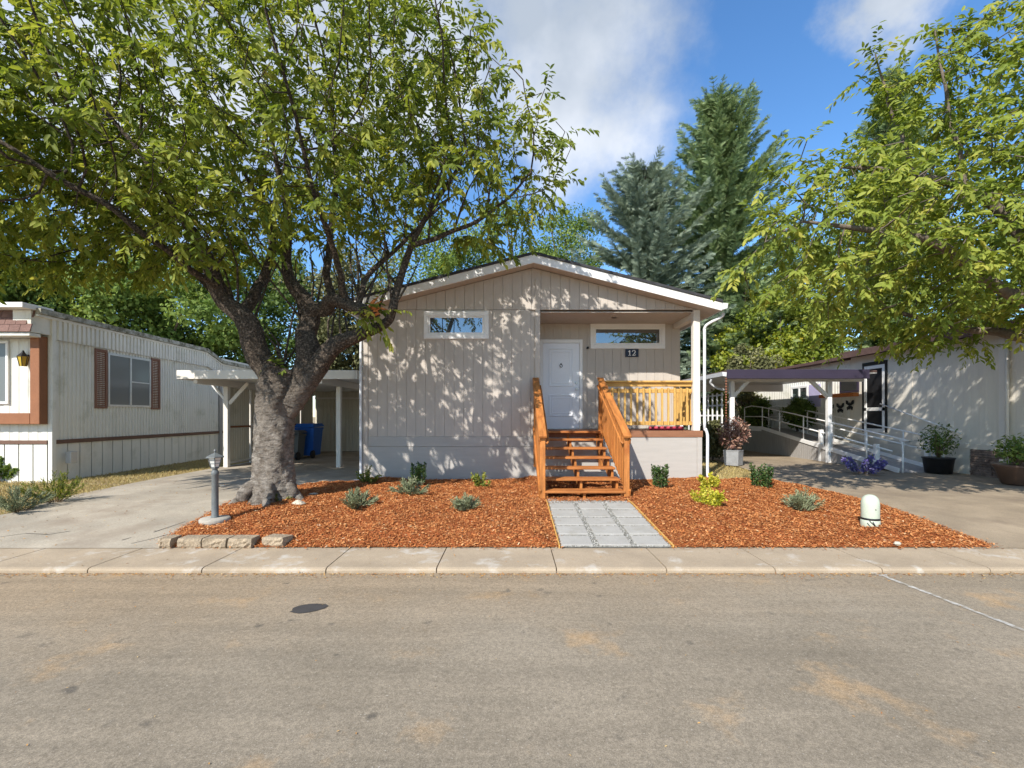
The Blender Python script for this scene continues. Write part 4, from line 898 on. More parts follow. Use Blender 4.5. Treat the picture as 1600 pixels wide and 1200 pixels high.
# ------------------------------------------------------------------ trees
LEAF_V = [(0, 0, 0), (.33, .20, .05), (.70, .17, .01), (1, 0, -.14), (.70, -.17, .01), (.33, -.20, .05)]; LEAF_F = [(0, 1, 2, 3), (0, 3, 4, 5)]
def in_ell(p, E):
    r = np.zeros(len(p), bool)
    for c, s in E: r |= (((p - np.array(c)) / np.array(s)) ** 2).sum(1) < 1
    return r
def sample_crown(E, N, rg):
    out = []
    vol = [s[0] * s[1] * s[2] for c, s in E]; tot = sum(vol)
    for (c, s), v in zip(E, vol):
        n = int(N * v / tot * 1.1); d = rg.normal(size=(n, 3)); d /= np.linalg.norm(d, axis=1)[:, None]
        out.append(np.array(c) + d * (rg.random(n) ** .42)[:, None] * np.array(s))
    p = np.concatenate(out)
    # clumpiness: drop points in the hollows of a sine field
    f = np.sin(p[:, 0] * 3.0 + 1) * np.sin(p[:, 1] * 2.8 + .5) * np.sin(p[:, 2] * 3.3) + .16 * rg.normal(size=len(p))
    return p[f > -.16]
def colonize(nodes, par, A, step=.26, infl=2.6, kill=.34, iters=70, rg=rng, sag=.0):
    N = [np.array(n, float) for n in nodes]; PR = list(par); A = A.copy()
    arr = np.array(N); d = np.linalg.norm(A[:, None] - arr[None], axis=2); ni = d.argmin(1); nd_ = d.min(1); kids = {}
    for it in range(iters):
        if not len(A): break
        act = nd_ < (infl if it > 6 else 6); 
        if not act.any(): break
        idx = ni[act]; dirs = A[act] - np.array(N)[idx]; dirs /= np.linalg.norm(dirs, axis=1)[:, None] + 1e-9
        u, inv = np.unique(idx, return_inverse=True); sm = np.zeros((len(u), 3)); np.add.at(sm, inv, dirs)
        new = []
        for k, i in enumerate(u):
            if kids.get(i, 0) >= 4: continue
            v = sm[k] + rg.normal(size=3) * .25; v /= np.linalg.norm(v) + 1e-9; v[2] -= sag
            N.append(N[i] + v * step); PR.append(int(i)); kids[i] = kids.get(i, 0) + 1; new.append(len(N) - 1)
        if not new: break
        nn = np.array([N[i] for i in new]); d = np.linalg.norm(A[:, None] - nn[None], axis=2); j = d.argmin(1); dm = d.min(1)
        b = dm < nd_; ni[b] = np.array(new)[j[b]]; nd_[b] = dm[b]
        keep = nd_ > kill
        # attractors whose nearest node is exhausted are dropped too
        keep &= np.array([kids.get(i, 0) < 4 for i in ni]); A, ni, nd_ = A[keep], ni[keep], nd_[keep]
    return np.array(N), np.array(PR)
def skeleton(N, PR, r0=.006, ex=2.4, rmax=9):
    n = len(N); ch = [[] for _ in range(n)]
    for i in range(1, n):
        if PR[i] >= 0: ch[PR[i]].append(i)
    acc = np.zeros(n)
    for i in range(n - 1, -1, -1):
        if not ch[i]: acc[i] = r0 ** ex
        if PR[i] >= 0: acc[PR[i]] += acc[i] if acc[i] else r0 ** ex
    return ch, np.minimum(acc ** (1 / ex), rmax)
def branches_mesh(N, PR, ch, rad, skip, nside=5):
    V = []; F = []; b = 0
    for i in range(len(N)):
        if PR[i] < 0: continue
        heavy = max(ch[PR[i]], key=lambda c: rad[c])
        if heavy == i and PR[PR[i]] >= 0 and not (PR[i] in skip): continue     # continues its parent's chain
        chain = [PR[i], i]
        while ch[chain[-1]]: chain.append(max(ch[chain[-1]], key=lambda c: rad[c]))
        if all(c in skip for c in chain): continue
        p = N[chain]; r = rad[chain].copy(); r[0] = r[1]
        v, f = tube_arr(p, r, nside if r[0] > .012 else 4); V.append(v); F.append(f + b); b += len(v)
    return np.concatenate(V), np.concatenate(F)
def leaves_on(N, PR, ch, rad, rg, per, nleaf, size, droop, rthin=.016, slen=.42):
    tips = np.array([i for i in range(len(N)) if rad[i] < rthin and PR[i] >= 0])
    pos = np.repeat(N[tips], per, 0); d = np.repeat(N[tips] - N[PR[tips]], per, 0); d /= np.linalg.norm(d, axis=1)[:, None] + 1e-9
    n = len(pos); d = d * .7 + rg.normal(size=(n, 3)) * .65 + np.array((0, 0, -droop * .3)); d /= np.linalg.norm(d, axis=1)[:, None]
    sl = slen * rg.uniform(.5, 1.2, n); base = rg.random(n)
    out_p, out_a, out_n, out_s, out_r = [], [], [], [], []
    for k in range(nleaf):
        t = (k + .6) / nleaf; p = pos + d * (sl * t)[:, None] + np.array((0, 0, -1)) * (droop * .45 * sl * t * t)[:, None]
        side = np.cross(d, (0, 0, 1)); side /= np.linalg.norm(side, axis=1)[:, None] + 1e-9; sg = 1 if k % 2 else -1
        a = d * .55 + side * sg * .65 + np.array((0, 0, -droop))[None] + rg.normal(size=(n, 3)) * .28
        nn = np.array((-.2, -.6, .85))[None] + rg.normal(size=(n, 3)) * .45
        out_p.append(p); out_a.append(a); out_n.append(nn); out_s.append(size * rg.uniform(.65, 1.2, n)); out_r.append(np.clip(base * .65 + rg.random(n) * .35, 0, .9999))
    return np.concatenate(out_p), np.concatenate(out_a), np.concatenate(out_n), np.concatenate(out_s), np.concatenate(out_r)
def project(p):
    Y = np.maximum(p[:, 1], .3); return 800 + FOC * p[:, 0] / Y, HZ - FOC * (p[:, 2] - CZ) / Y
def near_tree(name, root, label, limbs, E, natt, per, nleaf, size, droop, lmat, bmat, seed, step=.26, sag=0.0, thin=None, shoots=0):
    rg = np.random.default_rng(seed)
    o = thing(name, root, label, 'tree'); nodes = []; par = []; skip = set(); tr = MB()
    for li, (pts, rad, start) in enumerate(limbs):
        p, r = smoothpath(pts, rad, 16 if li == 0 else 8)
        if li:
            tt = np.linspace(0, 1, len(p)); w_ = (r * .42)[:, None] * np.sin(math.pi * np.minimum(tt * 3, 1) / 2)[:, None]
            p = p + w_ * np.stack((np.sin(tt * 17 + li * 2.1), np.sin(tt * 14 + li), np.sin(tt * 19 + li * 1.3)), 1)
        # rough, lumpy bark surface on the thick wood
        ns = 56 if li == 0 else (26 if r[0] > .15 else 12); V, F = tube_arr(p, r, ns)
        ph = np.arange(len(V)) % ns * 2 * math.pi / ns; rr = np.repeat(r, ns); cc = np.repeat(p, ns, 0); dv = (V - cc) / rr[:, None]
        k = .05 * np.sin(3 * ph + V[:, 2] * 2.5) + .045 * np.sin(5 * ph - V[:, 2] * 6 + li) + .03 * np.sin(9 * ph + V[:, 2] * 17) + rg.normal(size=len(V)) * .028 + .006 * np.sin(V[:, 2] * 55 + 2 * np.sin(ph * 3) + 3 * np.sin(ph + V[:, 2] * 4))
        tr.add(cc + dv * (rr * (1 + k))[:, None], F, True)
        b = len(nodes)
        for i in range(len(p)):
            if li and i == 0: 
                # attach to nearest existing node
                dd = np.linalg.norm(np.array(nodes) - p[0], axis=1); par.append(int(dd.argmin()))
            else: par.append(b + i - 1 if i else -1)
            nodes.append(p[i])
        skip |= set(range(b, b + len(p)))
    for i in range(shoots):                             # bare upright shoots on the main limbs
        j = int(rg.integers(0, len(nodes))); q = nodes[j]
        if not (2.0 < q[2] < 4.6): continue
        dv = np.array((rg.normal() * .35, rg.normal() * .35, 1.0)); L = rg.uniform(.5, 1.5); mid = q + dv * L * .5 + rg.normal(size=3) * .05
        tr.tube([q, mid, q + dv * L + rg.normal(size=3) * .08], [.022, .014, .005], 6, False)
    trunk = tr.build('trunk', bmat, o)
    A = sample_crown(E, natt, rg); st_ = [i for i in range(len(nodes))]
    # only the upper part of the wood sprouts
    N, PR = colonize(nodes, par, A, step=step, rg=rg, sag=sag)
    ch, rad = skeleton(N, PR)
    V, F = branches_mesh(N, PR, ch, np.minimum(rad, .05), skip)
    me = fmesh('branches', V - np.array(root), F, smooth=True); me.materials.append(bmat); br = link('branches', me, o); br['kind'] = 'stuff'
    p, a, n, s, r = leaves_on(N, PR, ch, rad, rg, per, nleaf, size, droop)
    if thin:
        # leaves that would shade the home's wall are thinned so sun dapples it
        nsh = len(p) // nleaf; u = np.tile(rg.random(nsh), nleaf); t_ = 9.67 - p[:, 1]; wx = p[:, 0] + .62 * t_; wz = p[:, 2] - .97 * t_
        k = (u > np.where((wx > -3.3) & (wz < 4.6), thin, .05)) & (p[:, 2] > 1.75); p, a, n, s, r = p[k], a[k], n[k], s[k], r[k]
    Rm = rot_from(a, n)
    x, y = project(p); vis = (x > 5) & (x < 1595) & (y > 5) & (y < 640) & (p[:, 1] > 1.5); sc = np.where(vis, s / p[:, 1], 0)
    # unobstructed near leaves become objects of their own
    big = np.argsort(-sc)[:300]; keep = np.ones(len(p), bool); keep[big] = False
    lms = []
    for q in range(8):
        lme = fmesh('leaf', np.array(LEAF_V), np.array(LEAF_F), [.08 + .11 * q] * 2); lme.materials.append(lmat); lms.append(lme)
    for i in big:
        l = link('leaf', lms[int(r[i] * 7.99)], o); mm = np.eye(4); mm[:3, :3] = Rm[i] * s[i]; mm[:3, 3] = p[i] - np.array(root); l.matrix_local = Matrix(mm.tolist())
    V, F, rr = scatter(LEAF_V, LEAF_F, p[keep] - np.array(root), Rm[keep], s[keep], r[keep])
    me = fmesh('foliage', V, F, rr); me.materials.append(lmat); c = link('foliage', me, o); c['kind'] = 'stuff'
    print(name, 'nodes', len(N), 'leaves', len(p)); return o
T0 = np.array((-3.78, 7.25, 0.0))
def tp(px, py, Y=7.25): return P(px, py, Y)
limbs = [
    ([T0 + (-.02, 0, -.05), T0 + (0, 0, .12), T0 + (0, 0, .38), tp(428, 700), tp(430, 645), tp(436, 605), tp(442, 575)], [.41, .335, .30, .28, .28, .33, .29], 0),
    ([tp(436, 632), tp(418, 566), tp(392, 525, 7.15), tp(362, 482, 7.0), tp(338, 440, 6.9), tp(312, 385, 6.8), tp(275, 320, 6.6), tp(215, 235, 6.3)], [.21, .20, .165, .135, .105, .075, .05, .025], 0),
    ([tp(372, 497, 7.05), tp(398, 462, 7.3), tp(416, 420, 7.5), tp(425, 360, 7.7), tp(380, 270, 7.9)], [.10, .085, .07, .055, .03], 0),
    ([tp(452, 632), tp(480, 565, 7.3), tp(482, 520, 7.35), tp(480, 485, 7.4), tp(462, 452, 7.4), tp(448, 400, 7.4), tp(446, 330, 7.3), tp(430, 230, 7.0)], [.21, .18, .155, .135, .10, .07, .055, .03], 0),
    ([tp(446, 640), tp(500, 574, 7.2), tp(532, 538, 7.15), tp(556, 519, 7.1), tp(602, 505, 7.05), tp(616, 488, 7.05), tp(622, 446, 7.1), tp(634, 400, 7.1), tp(652, 365, 7.1), tp(690, 305, 7.2), tp(730, 240, 7.2)], [.19, .155, .125, .10, .07, .065, .058, .05, .045, .032, .016], 0),
    ([tp(482, 492, 7.4), tp(505, 478, 7.3), tp(540, 474, 7.15), tp(566, 486, 7.0), tp(588, 488, 6.95)], [.12, .115, .10, .09, .07], 0),
    ([tp(520, 478, 7.25), tp(514, 440, 7.4), tp(512, 395, 7.5), tp(525, 300, 7.8), tp(520, 190, 8.0)], [.075, .06, .05, .04, .02], 0),
    ([tp(545, 476, 7.15), tp(534, 445, 7.0), tp(528, 410, 6.8), tp(500, 330, 6.4), tp(470, 220, 6.0)], [.065, .052, .045, .035, .02], 0),
    ([tp(560, 480, 7.05), tp(566, 452, 7.1), tp(580, 425, 7.3), tp(640, 370, 7.8), tp(700, 310, 8.3)], [.055, .045, .04, .03, .02], 0),
    ([tp(395, 528, 7.15), tp(350, 470, 7.8), tp(290, 420, 8.3), tp(220, 360, 8.6), tp(130, 300, 8.8)], [.07, .06, .045, .032, .018], 0),
    ([tp(345, 452, 6.95), tp(270, 400, 6.2), tp(180, 330, 5.7), tp(60, 260, 5.3)], [.05, .04, .028, .015], 0),
    ([T0 + (-.05, -.05, .55), T0 + (-.27, -.18, .22), T0 + (-.46, -.30, .02), T0 + (-.70, -.42, -.16)], [.13, .10, .06, .02], 0),
    ([T0 + (.0, -.1, .5), T0 + (.08, -.30, .2), T0 + (.14, -.48, .05), T0 + (.2, -.7, -.16)], [.13, .10, .06, .02], 0),
    ([T0 + (.08, .0, .55), T0 + (.29, -.06, .2), T0 + (.46, -.10, .04), T0 + (.7, -.12, -.16)], [.12, .09, .06, .02], 0),
    ([T0 + (-.08, .05, .5), T0 + (-.30, .10, .18), T0 + (-.5, .2, .0), T0 + (-.7, .3, -.16)], [.12, .09, .05, .02], 0),
    ([tp(640, 385, 7.1), tp(700, 365, 7.2), tp(770, 330, 7.3), tp(830, 270, 7.3)], [.045, .035, .026, .014], 0),
]
E = [((-5.6, 6.6, 5.7), (3.9, 3.1, 2.1)), ((-2.7, 7.0, 6.5), (2.5, 2.9, 2.3)), ((-.65, 7.0, 5.4), (1.65, 1.6, 1.6)), ((-7.2, 6.6, 5.1), (3.0, 2.6, 1.7)), ((-1.2, 7.4, 6.3), (1.3, 1.8, 1.3)), ((-5.0, 5.7, 4.75), (2.6, 1.5, 1.05)), ((-7.6, 7.6, 4.4), (2.2, 1.6, .9)), ((-3.4, 5.7, 4.5), (2.0, 1.2, .95)), ((-2.2, 6.3, 4.9), (1.4, 1.1, .9))]
tree = near_tree('cherry_tree', tuple(T0), 'large old cherry tree with silvery trunk and spreading crown before the home', limbs, E, 11500, 3, 14, .118, .55, M['cherry'], M['bark'], 11, shoots=110, thin=.56)
# torn limb stub, raw orange wood
m = MB()
for i in range(11):
    a = tp(578 + R.uniform(-4, 6), 486 + R.uniform(-8, 8), 6.92); b = a + np.array((R.uniform(.05, .26), R.uniform(-.12, .05), R.uniform(-.10, .16))); m.tube([a, (a + b) / 2 + (0, 0, .015), b], [.032, .022, .003], 5)
m.build('torn_stub', M['orangewood'], tree, label='torn limb with raw orange wood')
T1 = np.array((8.7, 6.4, 0.0))
limbs = [
    ([T1 + (0, 0, -.05), T1 + (0, 0, .4), T1 + (-.05, 0, 1.1), T1 + (-.1, .05, 1.9)], [.30, .22, .19, .18], 0),
    ([T1 + (-.1, .05, 1.8), (8.0, 6.4, 2.35), (7.0, 6.3, 3.0), (6.0, 6.2, 3.6), (5.0, 6.3, 3.95), (4.1, 6.4, 4.1)], [.13, .11, .085, .06, .04, .018], 0),
    ([T1 + (-.1, .05, 1.85), (8.3, 6.6, 3.0), (7.5, 6.9, 4.4), (6.4, 7.2, 5.2), (5.2, 7.2, 5.3)], [.12, .10, .075, .045, .02], 0),
    ([T1 + (-.1, .05, 1.9), (8.7, 6.5, 3.2), (8.6, 6.6, 5.0), (8.2, 6.7, 7.0)], [.13, .11, .08, .03], 0),
    ([T1 + (-.1, .05, 1.8), (9.3, 6.2, 2.8), (10.2, 6.0, 4.2), (10.9, 5.8, 5.4)], [.12, .10, .07, .03], 0),
    ([(7.6, 6.35, 2.7), (7.2, 5.7, 3.6), (6.6, 5.2, 4.6)], [.07, .05, .025], 0),
    ([(8.2, 6.5, 2.4), (7.9, 7.4, 2.7), (7.5, 8.2, 3.1), (6.6, 8.8, 3.6)], [.08, .065, .045, .02], 0),
    ([(6.4, 7.2, 5.2), (6.0, 7.2, 6.2), (5.75, 7.2, 7.1)], [.035, .025, .01], 0), ([(7.0, 7.0, 4.8), (6.7, 7.0, 6.2), (6.5, 7.0, 7.3)], [.035, .025, .01], 0),
]
E = [((6.0, 6.5, 4.0), (2.55, 2.0, 1.35)), ((8.2, 6.8, 5.2), (2.9, 2.6, 2.6)), ((4.9, 6.4, 4.1), (1.65, 1.5, 1.15)), ((4.35, 6.5, 3.6), (1.2, 1.2, .85)), ((7.2, 7.9, 3.3), (2.2, 1.6, .9)), ((5.85, 7.2, 6.5), (.35, .35, .9)), ((6.55, 7.0, 6.8), (.4, .4, .9)), ((8.9, 6.2, 3.1), (1.6, 1.4, .9))]
near_tree('cherry_tree', tuple(T1), 'bright green cherry tree with red tinged leaves overhanging the right driveway', limbs, E, 6500, 2, 15, .112, .40, M['rcherry'], M['barkr'], 23)

# ---- background trees
DIA_V = [(0, 0, 0), (.5, .32, .06), (1, 0, -.05), (.5, -.32, .06)]; DIA_F = [(0, 1, 2, 3)]
def bgtree(name, px, top, Y, wpx, label, lm, seed, low=.12, leaf=.2, n=26000, group=None, nclump=90):
    rg = np.random.default_rng(seed); X = (px - 800) / FOC * Y; H = CZ + (HZ - top) / FOC * Y; rw = wpx / FOC * Y / 2
    o = thing(name, (X, Y, 0), label, 'tree' if H > 5 else 'bush', group)
    zc = H * (low + (1 - low) / 2); rzv = H * (1 - low) / 2
    d = rg.normal(size=(nclump, 3)); d /= np.linalg.norm(d, axis=1)[:, None]
    cc = d * (rg.random(nclump) ** .38)[:, None] * np.array((rw, rw * .8, rzv)) * .88; cc[:, 2] += zc
    cr = rg.uniform(.16, .34, nclump) * rw * (.75 + .25 * (rg.random(nclump)))
    k = n // nclump; c = np.repeat(cc, k, 0); r = np.repeat(cr, k); q = rg.normal(size=(len(c), 3)); q /= np.linalg.norm(q, axis=1)[:, None]; q[:, 2] *= .75
    p = c + q * (r * rg.random(len(c)) ** .4)[:, None]; p = p[p[:, 2] > .1]; q = q[:len(p)]
    a = rg.normal(size=(len(p), 3)) + np.array((0, 0, -.35)); nn = q * .8 + np.array((0, -.2, .8)) + rg.normal(size=(len(p), 3)) * .5
    V, F, rr = scatter(DIA_V, DIA_F, p, rot_from(a, nn), leaf * rg.uniform(.6, 1.25, len(p)), np.clip(np.repeat(rg.random(nclump), k)[:len(p)] * .5 + rg.random(len(p)) * .5, 0, .999))
    me = fmesh('crown', V, F, rr); me.materials.append(lm); link('crown', me, o)['kind'] = 'stuff'
    m = MB(); org = np.array((X, Y, 0))
    m.tube(*smoothpath([org + (0, 0, -.1), org + (.05, 0, H * .2), org + (-.08, .05, H * .45), org + (.05, 0, H * .8)], [H * .022, H * .018, H * .013, H * .003], 4), 10)
    for i in range(9):
        j = rg.integers(nclump); z = H * rg.uniform(.12, .5); m.tube([org + (0, 0, z), org + cc[j] * (.5, .5, 0) + (0, 0, z * .5 + cc[j][2] * .5), org + cc[j]], [H * .007, H * .005, H * .002], 6)
    m.build('trunk', M['barkbg'], o); return o
bgtree('leafy_tree', -60, 320, 18, 300, 'dark leafy tree at the far left edge behind the mobile home', M['bgdark'], 1)
bgtree('leafy_tree', 95, 345, 19.5, 300, 'leafy green tree right behind the ribbed mobile home', M['bgmid'], 2, .1)
bgtree('leafy_tree', 265, 365, 21.5, 280, 'mid green tree behind the carport, left of the big trunk', M['bgmid'], 3, .06)
bgtree('leafy_tree', 400, 375, 25, 270, 'dark tree behind the carport, straight behind the big trunk', M['bgdark'], 4, .05)
bgtree('leafy_tree', 560, 372, 25.5, 240, 'grey olive tree behind the left roof slope of the home', M['bgolive'], 5, .05)
bgtree('leafy_tree', 690, 325, 30, 260, 'green tree rising behind the left half of the roof', M['bgmid'], 6)
bgtree('leafy_tree', 815, 285, 34, 210, 'tall green tree behind the roof peak', M['bgmid'], 7)
bgtree('leafy_tree', 893, 308, 36, 200, 'blue green tree between roof peak and spruce', M['bgmid'], 8)
bgtree('leafy_tree', 1265, 325, 36, 260, 'green tree behind the yellow green maple on the right', M['bgmid'], 9)
bgtree('leafy_tree', 1530, 350, 27, 330, 'dark tree behind the right home', M['bgdark'], 10)
bgtree('leafy_tree', 1220, 448, 23, 225, 'yellow green maple behind the purple carport', M['bgyellow'], 12, .12, .2, 22000)
bgtree('garden_bush', 1172, 528, 20.5, 110, 'round olive bush behind the left end of the purple carport', M['bgolive'], 13, .05, .13, 14000)
bgtree('garden_bush', 1188, 618, 19.2, 62, 'dark evergreen bush at the far end of the ramp platform', M['bgdark'], 14, .0, .11, 9000)
bgtree('climbing_ivy', 1250, 622, 16.4, 60, 'dark ivy hanging over the rail of the ramp', M['bgdark'], 17, .45, .09, 7000)
bgtree('garden_bush', 1117, 590, 15.5, 50, 'tall narrow green bush beside the right downspout', M['goldgreen'], 15, .0, .11, 7000)
bgtree('garden_bush', 1112, 655, 14.0, 52, 'loose grey green bush beside the trellis at the carport', M['bgolive'], 16, .0, .10, 6000)
SPR_V = []; SPR_F = []
def strip(a, b, w):
    a = np.array(a); b = np.array(b); d = b - a; nn = np.array((-d[1], d[0], 0)); nn = nn / np.linalg.norm(nn) * w; i = len(SPR_V); SPR_V.extend([a - nn, a + nn, b + nn * .4, b - nn * .4]); SPR_F.append((i, i + 1, i + 2, i + 3))
strip((0, 0, 0), (1, 0, -.05), .06)
for k in range(5):
    for sg in (-1, 1): strip((.12 + k * .17, 0, 0), (.34 + k * .17, sg * (.34 - k * .045), .05 - .02 * k), .05)
def conifer(px, top, Y, rb, label, lm, seed, spread=1.0, up=.25, tuft=.54, spacing=.46):
    rg = np.random.default_rng(seed); X = (px - 800) / FOC * Y; H = CZ + (HZ - top) / FOC * Y
    o = thing('conifer_tree', (X, Y, 0), label, 'tree'); Pp, Aa, Nn, Ss = [], [], [], []; m = MB()
    m.tube([(X, Y, -.1), (X, Y, H * .5), (X, Y, H)], [H * .018, H * .011, .02], 8); z = .4
    while z < H - .15:
        t = z / H; L0 = rb * (1 - t) ** .5 * (1 if t > .1 else .8) + .12
        for k in range(int(6 + 3 * (1 - t))):
            az = rg.uniform(0, 6.283); L = L0 * rg.uniform(.5, 1.2); el = -.28 * (1 - t) + up * t * 2.2 + rg.normal() * .1
            dh = np.array((math.cos(az), math.sin(az), 0)); n = max(3, int(L / .15)); s = (np.arange(n) + 1) / n
            p = np.array((0, 0, z)) + dh[None] * (s * L * math.cos(el))[:, None] + np.array((0, 0, 1))[None] * (s * L * math.sin(el) + .22 * L * s ** 2.2 * spread - .1 * L * s)[:, None]
            if L > .8: m.tube(np.vstack(((0, 0, z), p[::max(1, n // 3)])) + (X, Y, 0), np.linspace(.02 + L * .008, .006, 1 + len(p[::max(1, n // 3)])), 4, False)
            sd = np.cross(dh, (0, 0, 1))
            for sg in (-1, 1, 0):
                l = tuft * 1.15 * (.55 + .55 * (1 - s)) * rg.uniform(.7, 1.2, n)
                a = dh[None] * (.8 if sg else 1) + sd[None] * sg * rg.uniform(.5, 1.0, n)[:, None] + np.array((0, 0, 1))[None] * rg.uniform(-.15, .45, n)[:, None]
                Pp.append(p); Aa.append(a); Nn.append(np.array((0, -.35, .5))[None] + dh[None] * .5 + rg.normal(size=(n, 3)) * .6); Ss.append(l)
        z += spacing * rg.uniform(.7, 1.3) * (1 - .45 * t)
    p = np.concatenate(Pp); a = np.concatenate(Aa); nn = np.concatenate(Nn); s = np.concatenate(Ss)
    V, F, rr = scatter(SPR_V, SPR_F, p, rot_from(a, nn), s, rg.random(len(p)))
    me = fmesh('needles', V, F, rr); me.materials.append(lm); link('needles', me, o)['kind'] = 'stuff'; m.build('trunk', M['barkbg'], o); print('conifer sprays', len(p)); return o
conifer(1008, 262, 26, 6.0, 'shorter grey blue spruce behind the right roof slope', M['spruce'], 31, 1.2, .3)
conifer(1122, 155, 30, 6.5, 'tallest green fir behind the right corner of the home', M['fir'], 32, 1.5, .32, .58)
conifer(1392, 118, 33, 4.2, 'fir with narrow top rising behind the right cherry tree', M['fir'], 33, 1.2, .3, .58, .42)
conifer(1165, 420, 24, 3.0, 'small dark fir behind the carport, right of the home', M['fir'], 34, .9, .2)

# ------------------------------------------------------------------ small plants
def plant(kind, px, py, w, h, label, lm, seed, n=420, leaf=.035, form='round', cat='shrub', name='shrub', zoff=.03, group='small shrubs in the bark beds'):
    rg = np.random.default_rng(seed); w *= 1.5; h *= 1.12; n = int(n * 2.2); leaf *= 1.15; x, y = gpx(px, py, gz(711 * 1.4 / (py - 650)) + zoff); z0 = gz(y) + zoff; org = np.array((x, y, z0))
    o = thing(name, tuple(org), label, cat, group); m = MB(); P_, A_ = [], []
    ns = 26 if form == 'lav' else (16 if form == 'up' else 14)
    for i in range(ns):
        az = rg.uniform(0, 6.283); rr = rg.random() ** .6
        if form == 'up': tip = np.array((math.cos(az) * w * .42 * rr, math.sin(az) * w * .42 * rr, h * rg.uniform(.7, 1.05))); b = tip * (.75, .75, 0)
        elif form == 'lav': tip = np.array((math.cos(az) * w * .55 * rr, math.sin(az) * w * .5 * rr, h * (1.05 - .55 * rr) * rg.uniform(.75, 1.1))); b = tip * (.15, .15, 0)
        else: tip = np.array((math.cos(az) * w * .5 * rr, math.sin(az) * w * .5 * rr, h * (1.0 - .55 * rr ** 2) * rg.uniform(.75, 1.05))); b = tip * (.2, .2, 0)
        m.tube([org + b, org + (b + tip) / 2, org + tip], [.006, .004, .002], 4, False)
        k = max(4, n // ns); s = rg.uniform(.15 if form != 'round' else .3, 1, k); P_.append(b + (tip - b) * s[:, None] + rg.normal(size=(k, 3)) * .012)
        dirn = (tip - b) / np.linalg.norm(tip - b); A_.append(dirn[None] * (1.3 if form == 'lav' else .7) + rg.normal(size=(k, 3)) * (.45 if form == 'lav' else .7))
    p = np.concatenate(P_); a = np.concatenate(A_); nn = rg.normal(size=(len(p), 3)) * .6 + np.array((0, -.3, .8)); sc = leaf * rg.uniform(.6, 1.3, len(p))
    tv = np.array(LEAF_V) * ((1, .38, 1) if form == 'lav' else (1, 1.25, 1))
    V, F, r = scatter(tv, LEAF_F, p, rot_from(a, nn), sc, rg.random(len(p)))
    me = fmesh('foliage', V, F, r); me.materials.append(lm); link('foliage', me, o)['kind'] = 'stuff'; m.build('stems', M['stem'], o); return o
plant('a', 575, 759, .30, .34, 'small yellow green shrub by the left downspout of the home', M['goldgreen'], 41, 300)
plant('b', 557, 793, .40, .26, 'silvery lavender mound nearest the big tree', M['lav'], 42, 900, .05, 'lav')
plant('c', 655, 759, .26, .40, 'dark upright evergreen shrub against the left skirting', M['box'], 43, 620, .035, 'up')
plant('d', 641, 777, .42, .27, 'silvery lavender in front of the dark upright shrub', M['lav'], 44, 1000, .05, 'lav')
plant('e', 752, 766, .30, .33, 'small yellow green shrub midway along the left skirting', M['goldgreen'], 45, 300)
plant('f', 731, 797, .36, .21, 'low grey green lavender in the open bark left of the path', M['lav'], 46, 900, .045, 'lav')
plant('g', 1031, 765, .26, .40, 'upright green shrub right of the stairs by the white skirting', M['box'], 47, 620, .035, 'up')
plant('h', 1110, 766, .30, .32, 'golden yellow shrub by the right downspout, the rear one of two', M['gold'], 48, 420, .04)
plant('i', 1105, 795, .36, .33, 'round golden yellow shrub, the front one of two', M['gold'], 49, 560, .04)
plant('j', 1189, 764, .30, .38, 'upright green shrub at the back right of the bark bed', M['box'], 50, 620, .038, 'up')
plant('k', 1253, 797, .34, .27, 'grey green lavender mound alone in the right bark bed', M['lav'], 51, 1000, .045, 'lav')
plant('l', 432, 784, .34, .12, 'yellowish grass tuft at the foot of the big trunk', M['goldgreen'], 52, 500, .05, 'lav', 'grass tuft', 'grass_tuft', group=None)
plant('m', 1350, 740, .90, .40, 'purple flowering plant beside the lower end of the ramp', M['flower'], 53, 1800, .05, 'round', 'flowers', 'flowering_plant', .0, None)
plant('n', 88, 785, .62, .42, 'straggly green bush beside the mobile home corner', M['goldgreen'], 54, 700, .05, 'lav', 'bush', 'bush', .0, None)
plant('o', 28, 800, .5, .34, 'low grey green bush at the left edge of the driveway', M['lav'], 55, 700, .05, 'lav', 'bush', 'bush', .0, None)
plant('p', 4, 752, .5, .42, 'small leafy bush under the mobile home front window', M['bgmid'], 56, 700, .06, 'round', 'bush', 'bush', .0, None)
# potted plants
def pot(px, py, Yo, prof, mt, lab, pl, lm, w, h, n, leaf, seed, nm='plant_pot', ns=18, form='round'):
    x, y = gpx(px, py, 0); c = np.array((x, y, .008)); o = thing(nm, tuple(c), lab, 'planter')
    MB().lathe(prof, c, ns, ns > 6).build('pot', mt, o)
    rg = np.random.default_rng(seed); top = c + (0, 0, prof[-1][1]); d = rg.normal(size=(n, 3)); d /= np.linalg.norm(d, axis=1)[:, None]; q = d * (rg.random(n) ** .45)[:, None] * np.array((w / 2, w / 2, h / 2)) + np.array((0, 0, h * .5))
    V, F, r = scatter(LEAF_V, LEAF_F, top + q - c, rot_from(rg.normal(size=(n, 3)) + np.array((0, 0, -.2)), d + np.array((0, 0, .8))), leaf * rg.uniform(.6, 1.3, n), rg.random(n))
    me = fmesh('foliage', V, F, r); me.materials.append(lm); link('foliage', me, o)['kind'] = 'stuff'
    m = MB()
    for i in range(9): j = rg.integers(n); m.tube([top + (0, 0, -.05), top + q[j] * (.4, .4, .5), top + q[j]], [.014, .01, .004], 5)
    m.build('stems', M['stem'], o)
pot(1146, 728, 0, [(.20, 0), (.255, .02), (.275, .40), (.285, .41), (.285, .43), (.25, .43)], M['galv'], 'galvanised tub with red brown Japanese maple beside the bed', 0, M['maple'], .82, .92, 1300, .085, 61, 'planter_tub', 4)
